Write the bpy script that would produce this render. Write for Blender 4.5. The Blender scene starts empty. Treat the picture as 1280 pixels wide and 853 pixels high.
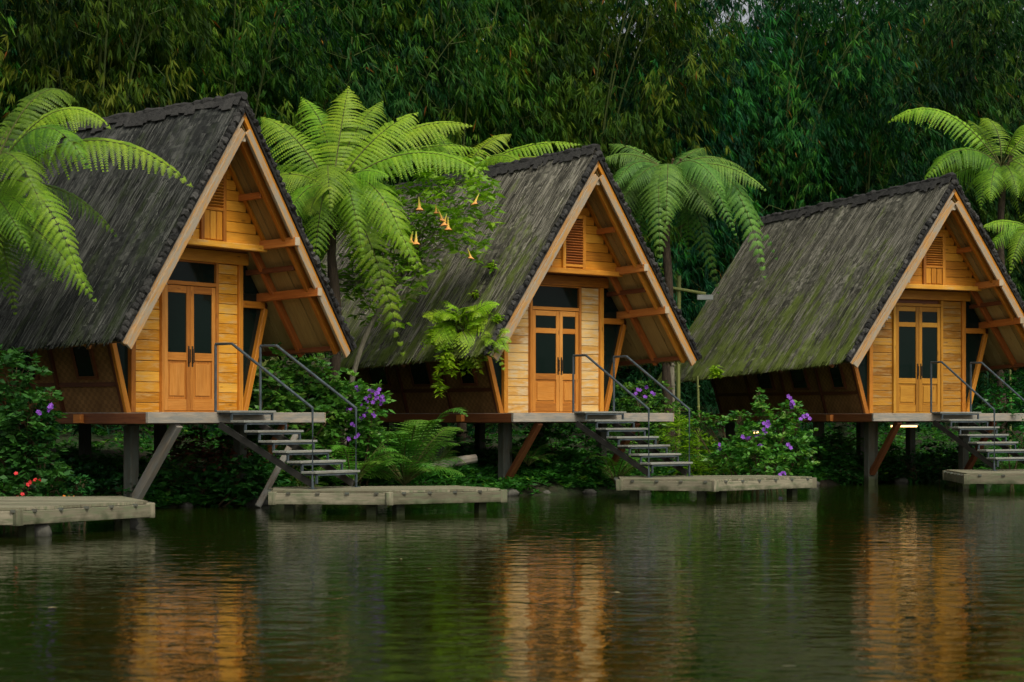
import bpy, math, random
import numpy as np
from mathutils import Vector, Matrix
random.seed(7); RNG = np.random.default_rng(7)
S = bpy.context.scene; COL = S.collection
rad = math.radians
FPX, HZ, EYE = 2600.0, 520.0, 1.5

def at(px, py, Y):
    return Vector(((px-640)/FPX*Y, Y, EYE+(HZ-py)/FPX*Y))

# ------------------------------------------------------------------ materials
def mat(name, build):
    m = bpy.data.materials.new(name); m.use_nodes = True
    nt = m.node_tree; nt.nodes.clear(); build(nt); return m
def N(nt, t, **kw):
    n = nt.nodes.new(t)
    for k, v in kw.items():
        if k in n.inputs: n.inputs[k].default_value = v
        else: setattr(n, k, v)
    return n
def ramp(nt, fac, stops, interp='LINEAR'):
    r = nt.nodes.new('ShaderNodeValToRGB'); r.color_ramp.interpolation = interp
    e = r.color_ramp.elements
    while len(e) < len(stops): e.new(0.5)
    for el, (p, c) in zip(e, stops):
        el.position = p; el.color = (*c, 1)
    nt.links.new(fac, r.inputs[0]); return r.outputs[0]
def mapping(nt, src, scale):
    m = N(nt, 'ShaderNodeMapping'); m.inputs['Scale'].default_value = scale
    nt.links.new(src, m.inputs[0]); return m.outputs[0]
def noise(nt, vec, scale, detail=4, rough=.55, dist=0):
    n = N(nt, 'ShaderNodeTexNoise'); n.inputs['Scale'].default_value = scale
    n.inputs['Detail'].default_value = detail; n.inputs['Roughness'].default_value = rough
    n.inputs['Distortion'].default_value = dist
    nt.links.new(vec, n.inputs['Vector']); return n.outputs['Fac']
def mixc(nt, fac, a, b, mode='MIX'):
    m = N(nt, 'ShaderNodeMix'); m.data_type = 'RGBA'; m.blend_type = mode
    for sock, v in ((0, fac), (6, a), (7, b)):
        if hasattr(v, 'links'): nt.links.new(v, m.inputs[sock])
        elif isinstance(v, tuple): m.inputs[sock].default_value = (*v, 1)
        else: m.inputs[sock].default_value = v
    return m.outputs[2]
def math_(nt, op, a, b=None):
    m = N(nt, 'ShaderNodeMath'); m.operation = op
    for i, v in ((0, a), (1, b)):
        if v is None: continue
        if hasattr(v, 'links'): nt.links.new(v, m.inputs[i])
        else: m.inputs[i].default_value = v
    return m.outputs[0]
def finish(nt, color, rough=.7, bump=None, bs=.3, bd=.02, spec=.3, **kw):
    p = N(nt, 'ShaderNodeBsdfPrincipled')
    if hasattr(color, 'links'): nt.links.new(color, p.inputs['Base Color'])
    else: p.inputs['Base Color'].default_value = (*color, 1)
    if hasattr(rough, 'links'): nt.links.new(rough, p.inputs['Roughness'])
    else: p.inputs['Roughness'].default_value = rough
    p.inputs['Specular IOR Level'].default_value = spec
    for k, v in kw.items(): p.inputs[k.replace('_', ' ')].default_value = v
    if bump is not None:
        b = N(nt, 'ShaderNodeBump'); b.inputs['Strength'].default_value = bs; b.inputs['Distance'].default_value = bd
        nt.links.new(bump, b.inputs['Height']); nt.links.new(b.outputs[0], p.inputs['Normal'])
    o = N(nt, 'ShaderNodeOutputMaterial'); nt.links.new(p.outputs[0], o.inputs[0]); return p
def attr(nt, name='tint'):
    a = N(nt, 'ShaderNodeAttribute'); a.attribute_name = name; return a.outputs['Fac']

def wood(name, c_dark, c_mid, c_light, grey=None, greyamt=.5, rough=.5, spec=.35, wet=0):
    def b(nt):
        uv = N(nt, 'ShaderNodeUVMap').outputs[0]
        g = noise(nt, mapping(nt, uv, (1.4, 26, 1)), 1.6, 6, .6, .6)
        fine = noise(nt, mapping(nt, uv, (6, 130, 1)), 1.5, 3)
        big = noise(nt, mapping(nt, uv, (.8, 3, 1)), 1.7, 3)
        v = math_(nt, 'ADD', math_(nt, 'MULTIPLY', g, .6), math_(nt, 'MULTIPLY', attr(nt), .4))
        v = math_(nt, 'ADD', v, math_(nt, 'MULTIPLY', math_(nt, 'SUBTRACT', fine, .5), .25))
        c = ramp(nt, v, [(.22, c_dark), (.5, c_mid), (.8, c_light)])
        vo = N(nt, 'ShaderNodeTexVoronoi'); vo.inputs['Scale'].default_value = 1.0; nt.links.new(mapping(nt, uv, (1.5, 5.5, 1)), vo.inputs[0])
        c = mixc(nt, ramp(nt, vo.outputs['Distance'], [(.05, (.75, .75, .75)), (.11, (0, 0, 0))]), c, tuple(x*.55 for x in c_dark))
        c = mixc(nt, ramp(nt, big, [(.4, (0, 0, 0)), (.7, (.35, .35, .35))]), c, c_dark)
        if grey:
            f = noise(nt, mapping(nt, uv, (1.1, 6, 1)), 2.2, 6, .65)
            lo = .62 - greyamt*.35
            f = ramp(nt, f, [(lo-.08, (0, 0, 0)), (lo+.08, (1, 1, 1))])
            c = mixc(nt, f, c, mixc(nt, fine, tuple(x*.55 for x in grey), tuple(min(1, x*1.35) for x in grey)))
        if wet:     # algae and wet stain near the waterline, with a ragged upper edge
            gz_ = N(nt, 'ShaderNodeSeparateXYZ'); pos = N(nt, 'ShaderNodeNewGeometry').outputs['Position']; nt.links.new(pos, gz_.inputs[0])
            hgt = math_(nt, 'ADD', gz_.outputs[2], math_(nt, 'MULTIPLY', math_(nt, 'SUBTRACT', noise(nt, pos, 5, 4), .5), .35))
            wf = ramp(nt, math_(nt, 'ADD', hgt, .5-wet), [(.42, (1, 1, 1)), (.58, (0, 0, 0))])
            c = mixc(nt, wf, c, mixc(nt, g, (.010, .014, .005), (.05, .06, .02)))
        finish(nt, c, rough, math_(nt, 'ADD', g, fine), .35, .004, spec)
    return mat(name, b)
M = {}
M['wood'] = wood('varnished_wood', (.25, .075, .008), (.55, .20, .016), (.80, .36, .04))
M['plank1'] = wood('amber_planks', (.38, .14, .008), (.72, .30, .018), (.90, .50, .07), grey=(.70, .42, .14), greyamt=.12)
M['plank2'] = wood('pale_planks', (.46, .20, .03), (.76, .42, .10), (.88, .60, .22), grey=(.72, .56, .32), greyamt=.2)
M['plank3'] = wood('brown_planks', (.20, .075, .006), (.42, .18, .013), (.58, .30, .036), grey=(.40, .24, .08), greyamt=.15)
M['gable'] = wood('gable_planks', (.32, .11, .008), (.60, .235, .015), (.76, .37, .04))
M['door1'] = wood('orange_door', (.28, .09, .012), (.56, .21, .028), (.74, .35, .08))
M['door2'] = wood('red_orange_door', (.30, .10, .012), (.58, .215, .025), (.74, .34, .07))
M['door3'] = wood('amber_door', (.24, .10, .008), (.48, .21, .016), (.62, .33, .04))
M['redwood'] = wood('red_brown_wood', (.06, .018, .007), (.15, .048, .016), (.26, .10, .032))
M['purlin'] = wood('purlin_wood', (.24, .06, .012), (.48, .15, .025), (.64, .27, .06))
M['barge'] = wood('weathered_barge', (.30, .13, .03), (.52, .27, .07), (.62, .40, .17), grey=(.36, .30, .21), greyamt=.4, rough=.75)
M['soffit'] = wood('soffit_board', (.20, .125, .035), (.34, .23, .07), (.46, .34, .13), rough=.75)
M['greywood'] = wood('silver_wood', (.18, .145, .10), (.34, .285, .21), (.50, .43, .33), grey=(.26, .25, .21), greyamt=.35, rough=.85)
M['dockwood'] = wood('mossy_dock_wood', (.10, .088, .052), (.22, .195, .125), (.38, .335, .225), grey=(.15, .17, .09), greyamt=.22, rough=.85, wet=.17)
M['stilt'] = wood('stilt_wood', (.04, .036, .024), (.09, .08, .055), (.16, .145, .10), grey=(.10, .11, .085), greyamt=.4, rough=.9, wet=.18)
M['dark_stringer'] = wood('dark_stringer', (.02, .02, .016), (.05, .047, .038), (.09, .085, .07), rough=.8)
M['endgrain'] = wood('end_grain', (.30, .22, .12), (.46, .37, .24), (.6, .52, .38), rough=.85)
M['tread'] = wood('tread_wood', (.13, .12, .09), (.25, .23, .18), (.36, .34, .27), grey=(.25, .26, .22), greyamt=.5, rough=.85)
M['pole'] = wood('bamboo_pole', (.12, .14, .04), (.24, .26, .07), (.34, .36, .12), rough=.5)

def glass_b(nt):
    tc = N(nt, 'ShaderNodeTexCoord').outputs['Object']
    finish(nt, (.005, .012, .009), .08, noise(nt, tc, 3, 2), .05, .02, .22)
M['glass'] = mat('dark_glass', glass_b)
M['metal'] = mat('painted_steel', lambda nt: finish(nt, ramp(nt, noise(nt, N(nt, 'ShaderNodeTexCoord').outputs['Object'], 9, 5), [(.35, (.03, .045, .05)), (.7, (.075, .095, .105))]), .45, spec=.5))
M['darkmetal'] = mat('dark_handle_metal', lambda nt: finish(nt, (.05, .035, .02), .4, spec=.5, Metallic=.6))
def weave(nt):
    tc = N(nt, 'ShaderNodeTexCoord').outputs['Object']
    ch = N(nt, 'ShaderNodeTexChecker'); ch.inputs['Scale'].default_value = 1
    nt.links.new(mapping(nt, tc, (0.001, 16, 16)), ch.inputs[0])
    n1 = noise(nt, tc, 3, 5)
    c = mixc(nt, math_(nt, 'MULTIPLY', ch.outputs['Fac'], .5), ramp(nt, n1, [(.3, (.17, .085, .026)), (.7, (.34, .18, .06))]), (.13, .068, .022))
    finish(nt, c, .8, ch.outputs['Fac'], .3, .01)
M['weave'] = mat('woven_bamboo_wall', weave)

def thatch(name, moss, base, light, mossc=(.085, .11, .014)):
    def b(nt):
        tc = N(nt, 'ShaderNodeTexCoord').outputs['Object']
        st = noise(nt, mapping(nt, tc, (.5, 26, .6)), 1, 6, .7, .25)
        st2 = noise(nt, mapping(nt, tc, (1, 80, 1.6)), 1, 3, .6, .1)
        pl = noise(nt, mapping(nt, tc, (.2, 3.2, .35)), 1, 3, .6)
        big = noise(nt, tc, .9, 4)
        v = math_(nt, 'ADD', math_(nt, 'MULTIPLY', st, .55), math_(nt, 'MULTIPLY', st2, .30))
        v = math_(nt, 'ADD', v, math_(nt, 'MULTIPLY', math_(nt, 'SUBTRACT', pl, .5), .55))
        v = math_(nt, 'ADD', v, math_(nt, 'MULTIPLY', math_(nt, 'SUBTRACT', attr(nt), .35), .55))
        c = ramp(nt, v, [(.25, tuple(x*.3 for x in base)), (.42, base), (.58, tuple((x+y)/2 for x, y in zip(base, light))), (.85, light)])
        sep = N(nt, 'ShaderNodeSeparateXYZ'); nt.links.new(tc, sep.inputs[0])
        low = math_(nt, 'MULTIPLY', math_(nt, 'SUBTRACT', 4.7, sep.outputs[2]), .13)
        m = math_(nt, 'ADD', math_(nt, 'MULTIPLY', low, moss), math_(nt, 'MULTIPLY', math_(nt, 'SUBTRACT', noise(nt, mapping(nt, tc, (1, 2.2, .8)), 1.5, 6, .7), .47), 2.2))
        m = math_(nt, 'ADD', m, math_(nt, 'MULTIPLY', math_(nt, 'SUBTRACT', st, .5), 1.3))
        m = ramp(nt, m, [(.10, (0, 0, 0)), (.45, (.85, .85, .85))])
        c = mixc(nt, m, c, mixc(nt, v, tuple(x*.35 for x in mossc), tuple(x*1.25 for x in mossc)))
        finish(nt, c, .88, v, .9, .03, .25)
    return mat(name, b)
M['thatch1'] = thatch('black_thatch', .35, (.024, .026, .022), (.135, .135, .115), (.03, .045, .012))
M['thatch2'] = thatch('grey_mossy_thatch', 1.1, (.088, .082, .060), (.42, .39, .30), (.15, .21, .018))
M['thatch3'] = thatch('green_grey_thatch', 1.25, (.086, .083, .060), (.40, .375, .29), (.15, .21, .018))
M['verge'] = mat('thatch_rolls', lambda nt: finish(nt, ramp(nt, math_(nt, 'ADD', math_(nt, 'MULTIPLY', attr(nt), .5), math_(nt, 'MULTIPLY', noise(nt, N(nt, 'ShaderNodeTexCoord').outputs['Object'], 14, 5), .5)), [(.2, (.011, .011, .010)), (.6, (.050, .048, .042)), (.85, (.15, .145, .125))]), .85, noise(nt, N(nt, 'ShaderNodeTexCoord').outputs['Object'], 30, 4), .8, .02))

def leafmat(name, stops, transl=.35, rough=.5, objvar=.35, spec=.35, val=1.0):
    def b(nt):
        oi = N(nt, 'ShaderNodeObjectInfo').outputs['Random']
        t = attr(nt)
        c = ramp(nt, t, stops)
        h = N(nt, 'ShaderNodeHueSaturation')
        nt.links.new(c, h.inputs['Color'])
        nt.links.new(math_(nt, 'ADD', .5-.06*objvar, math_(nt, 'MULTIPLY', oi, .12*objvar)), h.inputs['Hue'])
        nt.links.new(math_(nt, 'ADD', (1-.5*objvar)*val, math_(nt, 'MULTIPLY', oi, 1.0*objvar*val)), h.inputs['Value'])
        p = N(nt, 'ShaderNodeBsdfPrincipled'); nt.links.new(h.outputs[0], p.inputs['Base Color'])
        p.inputs['Roughness'].default_value = rough; p.inputs['Specular IOR Level'].default_value = spec
        tr = N(nt, 'ShaderNodeBsdfTranslucent')
        nt.links.new(mixc(nt, 1.0, h.outputs[0], (1.2, 1.25, .5), 'MULTIPLY'), tr.inputs[0])
        mx = N(nt, 'ShaderNodeMixShader'); mx.inputs[0].default_value = transl
        nt.links.new(p.outputs[0], mx.inputs[1]); nt.links.new(tr.outputs[0], mx.inputs[2])
        o = N(nt, 'ShaderNodeOutputMaterial'); nt.links.new(mx.outputs[0], o.inputs[0])
    return mat(name, b)
M['bamboo'] = leafmat('bamboo_leaves', [(0, (.002, .028, .008)), (.45, (.010, .082, .018)), (.80, (.036, .17, .024)), (.96, (.09, .24, .02)), (1, (.28, .13, .02))], .3, .6, .5, .12, .78)
M['bamboo_y'] = leafmat('olive_bamboo_leaves', [(0, (.005, .034, .004)), (.45, (.026, .105, .008)), (.80, (.08, .20, .012)), (.96, (.17, .25, .02)), (1, (.34, .16, .02))], .3, .6, .5, .12, .78)
M['wood_far'] = leafmat('forest_leaves', [(0, (.002, .018, .006)), (.6, (.008, .05, .012)), (1, (.02, .09, .014))], .25, .7, .1, .1)
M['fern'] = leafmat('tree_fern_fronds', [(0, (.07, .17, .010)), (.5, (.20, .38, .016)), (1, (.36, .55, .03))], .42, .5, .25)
M['fern_blue'] = leafmat('cool_fern_fronds', [(0, (.05, .13, .022)), (.5, (.12, .27, .035)), (1, (.22, .42, .05))], .4, .5, .25)
M['fern_dark'] = leafmat('ground_fern_fronds', [(0, (.03, .11, .012)), (.5, (.08, .23, .02)), (1, (.14, .34, .03))], .35, .5, .3)
M['lime'] = leafmat('lime_leaves', [(0, (.10, .23, .006)), (.5, (.24, .44, .012)), (1, (.40, .60, .03))], .45, .45, .2)
M['trumpet_leaf'] = leafmat('trumpet_shrub_leaves', [(0, (.07, .18, .01)), (.5, (.16, .34, .014)), (1, (.28, .48, .03))], .4, .45, .2)
M['shrub'] = leafmat('shrub_leaves', [(0, (.018, .10, .014)), (.5, (.055, .22, .026)), (.9, (.14, .36, .045)), (1, (.16, .30, .05))], .3, .4, .3)
M['shrub_dark'] = leafmat('dark_shrub_leaves', [(0, (.006, .036, .008)), (.6, (.022, .10, .016)), (1, (.05, .17, .025))], .25, .5, .2, .25)
M['red_leaf'] = leafmat('red_tinged_leaves', [(0, (.03, .06, .015)), (.45, (.06, .09, .02)), (.6, (.20, .035, .03)), (1, (.34, .12, .12))], .3, .45, .2)
M['under'] = leafmat('undergrowth_leaves', [(0, (.008, .05, .006)), (.6, (.035, .15, .014)), (.93, (.08, .22, .02)), (1, (.16, .30, .03))], .3, .55, .2, .2)
def petal(name, c, em=None):
    def b(nt):
        v = ramp(nt, attr(nt), [(0, tuple(x*.6 for x in c)), (1, c)])
        finish(nt, v, .5)
    return mat(name, b)
M['purple'] = petal('purple_petals', (.25, .07, .48))
M['red'] = petal('red_petals', (.65, .03, .03))
M['orange'] = petal('orange_petals', (.85, .26, .02))
M['trumpet'] = mat('trumpet_petals', lambda nt: finish(nt, ramp(nt, attr(nt), [(0, (.42, .46, .06)), (.45, (.78, .50, .08)), (.75, (.88, .40, .12)), (1, (.88, .36, .12))]), .5))
M['trumpet_y'] = petal('yellow_petals', (.75, .52, .04))
def bark(name, a, b_, s=6):
    def b(nt):
        tc = N(nt, 'ShaderNodeTexCoord').outputs['Object']
        n1 = noise(nt, mapping(nt, tc, (2, 2, .5)), s, 6, .65)
        finish(nt, ramp(nt, n1, [(.3, a), (.7, b_)]), .9, n1, .8, .03)
    return mat(name, b)
M['fern_trunk'] = bark('tree_fern_trunk', (.018, .012, .007), (.07, .05, .03), 12)
M['rachis'] = bark('frond_rachis', (.05, .06, .015), (.12, .13, .03), 6)
M['cane'] = bark('bamboo_canes', (.035, .06, .012), (.10, .13, .03), 2)
M['twig'] = bark('pale_twigs', (.12, .11, .07), (.27, .24, .17), 8)
M['stem'] = bark('brown_stems', (.05, .035, .015), (.12, .09, .04), 8)
M['leaf_dry'] = petal('dry_leaf', (.42, .34, .16))
M['stone'] = bark('wet_stone', (.03, .03, .022), (.12, .115, .09), 3)
def ground_b(nt):
    tc = N(nt, 'ShaderNodeTexCoord').outputs['Object']
    n1 = noise(nt, tc, .8, 6); n2 = noise(nt, tc, 5, 6, .7)
    c = mixc(nt, ramp(nt, n1, [(.4, (0, 0, 0)), (.6, (1, 1, 1))]), ramp(nt, n2, [(.3, (.012, .009, .005)), (.7, (.035, .025, .014))]), ramp(nt, n2, [(.3, (.010, .025, .006)), (.7, (.03, .06, .012))]))
    finish(nt, c, .95, n2, .8, .06)
M['ground'] = mat('soil_and_moss', ground_b)
def water_b(nt):
    tc = N(nt, 'ShaderNodeTexCoord').outputs['Object']
    a = noise(nt, mapping(nt, tc, (.75, 1.15, 1)), 2.6, 3, .5, .5)
    b_ = noise(nt, mapping(nt, tc, (.8, 1.2, 1)), 7.5, 3, .55, .3)
    patch = ramp(nt, noise(nt, tc, .16, 3), [(.35, (.35, .35, .35)), (.65, (1, 1, 1))])
    h = math_(nt, 'ADD', math_(nt, 'MULTIPLY', a, .55), math_(nt, 'MULTIPLY', math_(nt, 'MULTIPLY', b_, patch), .16))
    c = ramp(nt, noise(nt, tc, .25, 3), [(.3, (.008, .013, .0010)), (.7, (.016, .023, .0016))])
    p = finish(nt, c, .012, h, 1.0, .021, .5)
    p.inputs['IOR'].default_value = 1.33
M['water'] = mat('pond_water', water_b)
def em_b(nt):
    e = N(nt, 'ShaderNodeEmission'); e.inputs[0].default_value = (1, .62, .22, 1); e.inputs[1].default_value = 3.5
    o = N(nt, 'ShaderNodeOutputMaterial'); nt.links.new(e.outputs[0], o.inputs[0])
M['lit'] = mat('lit_tube', em_b)
M['white'] = mat('white_shade', lambda nt: finish(nt, (.34, .35, .32), .5))

# ------------------------------------------------------------------ mesh builder
class MB:
    def __init__(s): s.v = []; s.f = []; s.t = []; s.uv = []
    def face(s, idx, tint, uvs=None):
        s.f.append(idx); s.t.append(tint); s.uv.extend(uvs if uvs else [(0, 0)]*len(idx))
    def prism(s, c, ax, ay, az, tint=None):
        """box by centre and three half-extent vectors; grain runs along the longest"""
        c, ax, ay, az = map(Vector, (c, ax, ay, az)); tint = random.random() if tint is None else tint
        base = len(s.v); ext = [ax, ay, az]
        L = max(range(3), key=lambda i: ext[i].length); o = [i for i in range(3) if i != L]
        off = (random.random()*20, random.random()*20)
        sg = [(i, j, k) for k in (-1, 1) for j in (-1, 1) for i in (-1, 1)]
        co = []
        for g in sg:
            s.v.append(c + ax*g[0] + ay*g[1] + az*g[2]); co.append([g[i]*ext[i].length for i in range(3)])
        for idx in ((0, 2, 3, 1), (4, 5, 7, 6), (0, 1, 5, 4), (2, 6, 7, 3), (0, 4, 6, 2), (1, 3, 7, 5)):
            rng = [max(co[i][a] for i in idx)-min(co[i][a] for i in idx) for a in range(3)]
            if rng[L] > 1e-6:
                q = max(o, key=lambda a: rng[a]); uv = [(co[i][L]+off[0], co[i][q]+off[1]) for i in idx]
            else: uv = [(co[i][o[0]]+off[0], co[i][o[1]]+off[1]) for i in idx]
            s.face([base+i for i in idx], tint, uv)
        return s
    def box(s, x0, x1, y0, y1, z0, z1, tint=None):
        return s.prism(((x0+x1)/2, (y0+y1)/2, (z0+z1)/2), ((x1-x0)/2, 0, 0), (0, (y1-y0)/2, 0), (0, 0, (z1-z0)/2), tint)
    def bar(s, a, b, w, h, up=(0, 0, 1), tint=None):
        a, b = Vector(a), Vector(b); d = (b-a); L = d.length; d.normalize()
        sd = d.cross(Vector(up)).normalized(); u = sd.cross(d).normalized()
        return s.prism((a+b)/2, d*L/2, sd*w/2, u*h/2, tint)
    def tube(s, pts, radii, n=7, tint=None, cap=True):
        pts = [Vector(p) for p in pts]; tint = random.random() if tint is None else tint
        if not hasattr(radii, '__len__'): radii = [radii]*len(pts)
        base = len(s.v); ref = Vector((.13, .31, .94)); run = 0
        for i, p in enumerate(pts):
            d = (pts[min(i+1, len(pts)-1)]-pts[max(i-1, 0)]).normalized()
            a = d.cross(ref)
            if a.length < .1: a = d.cross(Vector((1, 0, 0)))
            a.normalize(); b = d.cross(a)
            for k in range(n):
                th = 2*math.pi*k/n; s.v.append(p+(a*math.cos(th)+b*math.sin(th))*radii[i])
        for i in range(len(pts)-1):
            L = (pts[i+1]-pts[i]).length
            for k in range(n):
                k2 = (k+1) % n
                s.face([base+i*n+k, base+i*n+k2, base+(i+1)*n+k2, base+(i+1)*n+k], tint, [(run, k/n*.3), (run, (k+1)/n*.3), (run+L, (k+1)/n*.3), (run+L, k/n*.3)])
            run += L
        if cap:
            s.face([base+k for k in reversed(range(n))], tint); e = base+(len(pts)-1)*n
            s.face([e+k for k in range(n)], tint)
        return s
    def blob(s, c, r, seg=8, rings=5, tint=None, jit=.12, ax=None):
        c = Vector(c); tint = random.random() if tint is None else tint; base = len(s.v)
        r = r if hasattr(r, '__len__') else (r, r, r); ax = ax or (Vector((1, 0, 0)), Vector((0, 1, 0)), Vector((0, 0, 1)))
        P = lambda x, y, z: c+ax[0]*x*r[0]+ax[1]*y*r[1]+ax[2]*z*r[2]
        s.v.append(P(0, 0, 1))
        for i in range(1, rings):
            ph = math.pi*i/rings
            for k in range(seg):
                th = 2*math.pi*k/seg; q = 1+random.uniform(-jit, jit)
                s.v.append(P(math.sin(ph)*math.cos(th)*q, math.sin(ph)*math.sin(th)*q, math.cos(ph)*q))
        s.v.append(P(0, 0, -1)); last = len(s.v)-1
        for k in range(seg): s.face([base, base+1+k, base+1+(k+1) % seg], tint)
        for i in range(rings-2):
            for k in range(seg):
                a = base+1+i*seg+k; b = base+1+i*seg+(k+1) % seg; s.face([a, a+seg, b+seg, b], tint)
        a = base+1+(rings-2)*seg
        for k in range(seg): s.face([a+k, last, a+(k+1) % seg], tint)
        return s
    def build(s, name, m, parent=None, smooth=False, bevel=0):
        me = bpy.data.meshes.new(name); me.from_pydata([tuple(v) for v in s.v], [], s.f)
        at_ = me.attributes.new('tint', 'FLOAT', 'FACE'); at_.data.foreach_set('value', s.t)
        uvl = me.uv_layers.new(name='UVMap'); uvl.data.foreach_set('uv', [c for u in s.uv for c in u])
        me.materials.append(m)
        if smooth: me.polygons.foreach_set('use_smooth', [True]*len(me.polygons))
        me.update()
        o = bpy.data.objects.new(name, me); COL.objects.link(o)
        if parent: o.parent = parent
        if bevel:
            b = o.modifiers.new('bevel', 'BEVEL'); b.width = bevel; b.segments = 1; b.limit_method = 'ANGLE'
        return o

def np_mesh(name, verts, faces, tint, m, parent=None, smooth=False):
    verts = np.asarray(verts, np.float32); faces = np.asarray(faces, np.int32); nf, k = faces.shape
    me = bpy.data.meshes.new(name)
    me.vertices.add(len(verts)); me.vertices.foreach_set('co', verts.ravel())
    me.loops.add(nf*k); me.loops.foreach_set('vertex_index', faces.ravel())
    me.polygons.add(nf); me.polygons.foreach_set('loop_start', np.arange(0, nf*k, k, dtype=np.int32))
    me.polygons.foreach_set('loop_total', np.full(nf, k, np.int32))
    if smooth: me.polygons.foreach_set('use_smooth', np.ones(nf, bool))
    me.update(calc_edges=True)
    a = me.attributes.new('tint', 'FLOAT', 'FACE'); a.data.foreach_set('value', np.asarray(tint, np.float32))
    me.materials.append(m)
    o = bpy.data.objects.new(name, me); COL.objects.link(o)
    if parent: o.parent = parent
    return o
def nrm(a): return a/np.maximum(np.linalg.norm(a, axis=-1, keepdims=True), 1e-9)

def leaf_arrays(P, D, L, W, tint, droop=.15, fold=.25):
    """n folded pointed leaves: 5 verts, 3 faces as tris (base,l,tip)(base,tip,r)"""
    n = len(P); D = nrm(D)
    R = nrm(np.cross(D, np.array([0, 0, 1.])+.6*RNG.normal(size=(n, 3))))
    Nn = np.cross(R, D); Nn *= np.sign(Nn[:, 2:3]+1e-6)
    L = L[:, None]; W = W[:, None]
    mid = P+D*L*.42
    a = mid+R*W*.5-Nn*W*fold*.5; b = mid-R*W*.5-Nn*W*fold*.5
    tip = P+D*L-np.array([0, 0, 1.])*L*droop
    V = np.stack([P, a, tip, b], 1).reshape(-1, 3)
    i = np.arange(n)[:, None]*4
    F = np.concatenate([i+np.array([[0, 1, 2]]), i+np.array([[0, 2, 3]])], 1).reshape(-1, 3)
    return V, F, np.repeat(tint, 2)

class Leaves:
    def __init__(s): s.V = []; s.F = []; s.T = []; s.n = 0
    def add(s, V, F, T):
        s.V.append(V); s.F.append(F+s.n); s.T.append(T); s.n += len(V)
    def leaf(s, P, D, L, W, t, **k): s.add(*leaf_arrays(P, D, L, W, t, **k))
    def build(s, name, m, parent=None): return np_mesh(name, np.concatenate(s.V), np.concatenate(s.F), np.concatenate(s.T), m, parent)

def tag(o, label=None, cat=None, group=None, kind=None):
    for k, v in (('label', label), ('category', cat), ('group', group), ('kind', kind)):
        if v: o[k] = v
    return o
def thing(name, loc, label, cat, group=None, rz=0):
    o = bpy.data.objects.new(name, None); o.empty_display_size = .2; COL.objects.link(o)
    o.location = loc; o.rotation_euler = (0, 0, rz); return tag(o, label, cat, group)

# ------------------------------------------------------------------ terrain and water
def shore(x, y):           # distance behind the water's edge
    return -.676*(x-1)+.737*(y-40)
def gz(x, y):
    s = shore(x, y)+.25*math.sin(x*1.3)+.18*math.sin(x*2.9+y*1.1)
    if s < 0: z = max(-1.2, s*.8)
    elif s < .5: z = s*.7
    elif s < 9: z = .35+(s-.5)*.09
    elif s < 14: z = 1.115+(s-9)*.2
    else: z = 2.1+(s-14)*.42
    z = min(z, 11)
    return z+.05*math.sin(x*2.1+1)*math.sin(y*1.7)
def build_ground():
    xs = np.unique(np.concatenate([np.linspace(-160, -22, 15), np.linspace(-22, 26, 120), np.linspace(26, 160, 15)]))
    ys = np.unique(np.concatenate([np.linspace(-120, 20, 12), np.linspace(20, 75, 130), np.linspace(75, 260, 14)]))
    V = [(x, y, gz(x, y)) for y in ys for x in xs]; nx = len(xs)
    F = [[j*nx+i, j*nx+i+1, (j+1)*nx+i+1, (j+1)*nx+i] for j in range(len(ys)-1) for i in range(nx-1)]
    o = np_mesh('ground', V, F, np.zeros(len(F)), M['ground'], smooth=True); tag(o, 'dark soil bank rising from the pond to the forest', None, None, 'structure')
build_ground()
w = MB(); w.v = [Vector((-160, -120, 0)), Vector((160, -120, 0)), Vector((160, 260, 0)), Vector((-160, 260, 0))]; w.face([0, 1, 2, 3], 0)
tag(w.build('water', M['water']), 'dark rippled pond water with amber hut reflections', None, None, 'structure')

# ------------------------------------------------------------------ huts
CS, SN = .5974, .802       # cos / sin of the roof slope
APEX = 6.6; TLEN = 4.888; YF, YB = -1.2, 5.9; TILT = .05
def rz_(y): return -TILT*(y-YF)
def sp(s, t, off, y):      # point on / under roof slope
    return Vector((s*(t*CS-off*SN), y, APEX-t*SN-off*CS+rz_(y)))
def slope_bar(mb, s, off, t1, y0, y1, depth, tint=None, t0=None):
    t0 = 1.342*(off+depth) if t0 is None else t0
    a = (sp(s, t0, off+depth/2, (y0+y1)/2)); b = sp(s, t1, off+depth/2, (y0+y1)/2)
    d = (b-a).normalized(); ny = Vector((0, 1, 0)); u = d.cross(ny).normalized()
    mb.prism((a+b)/2, (b-a)/2, ny*(y1-y0)/2, u*depth/2, tint); return mb

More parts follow.
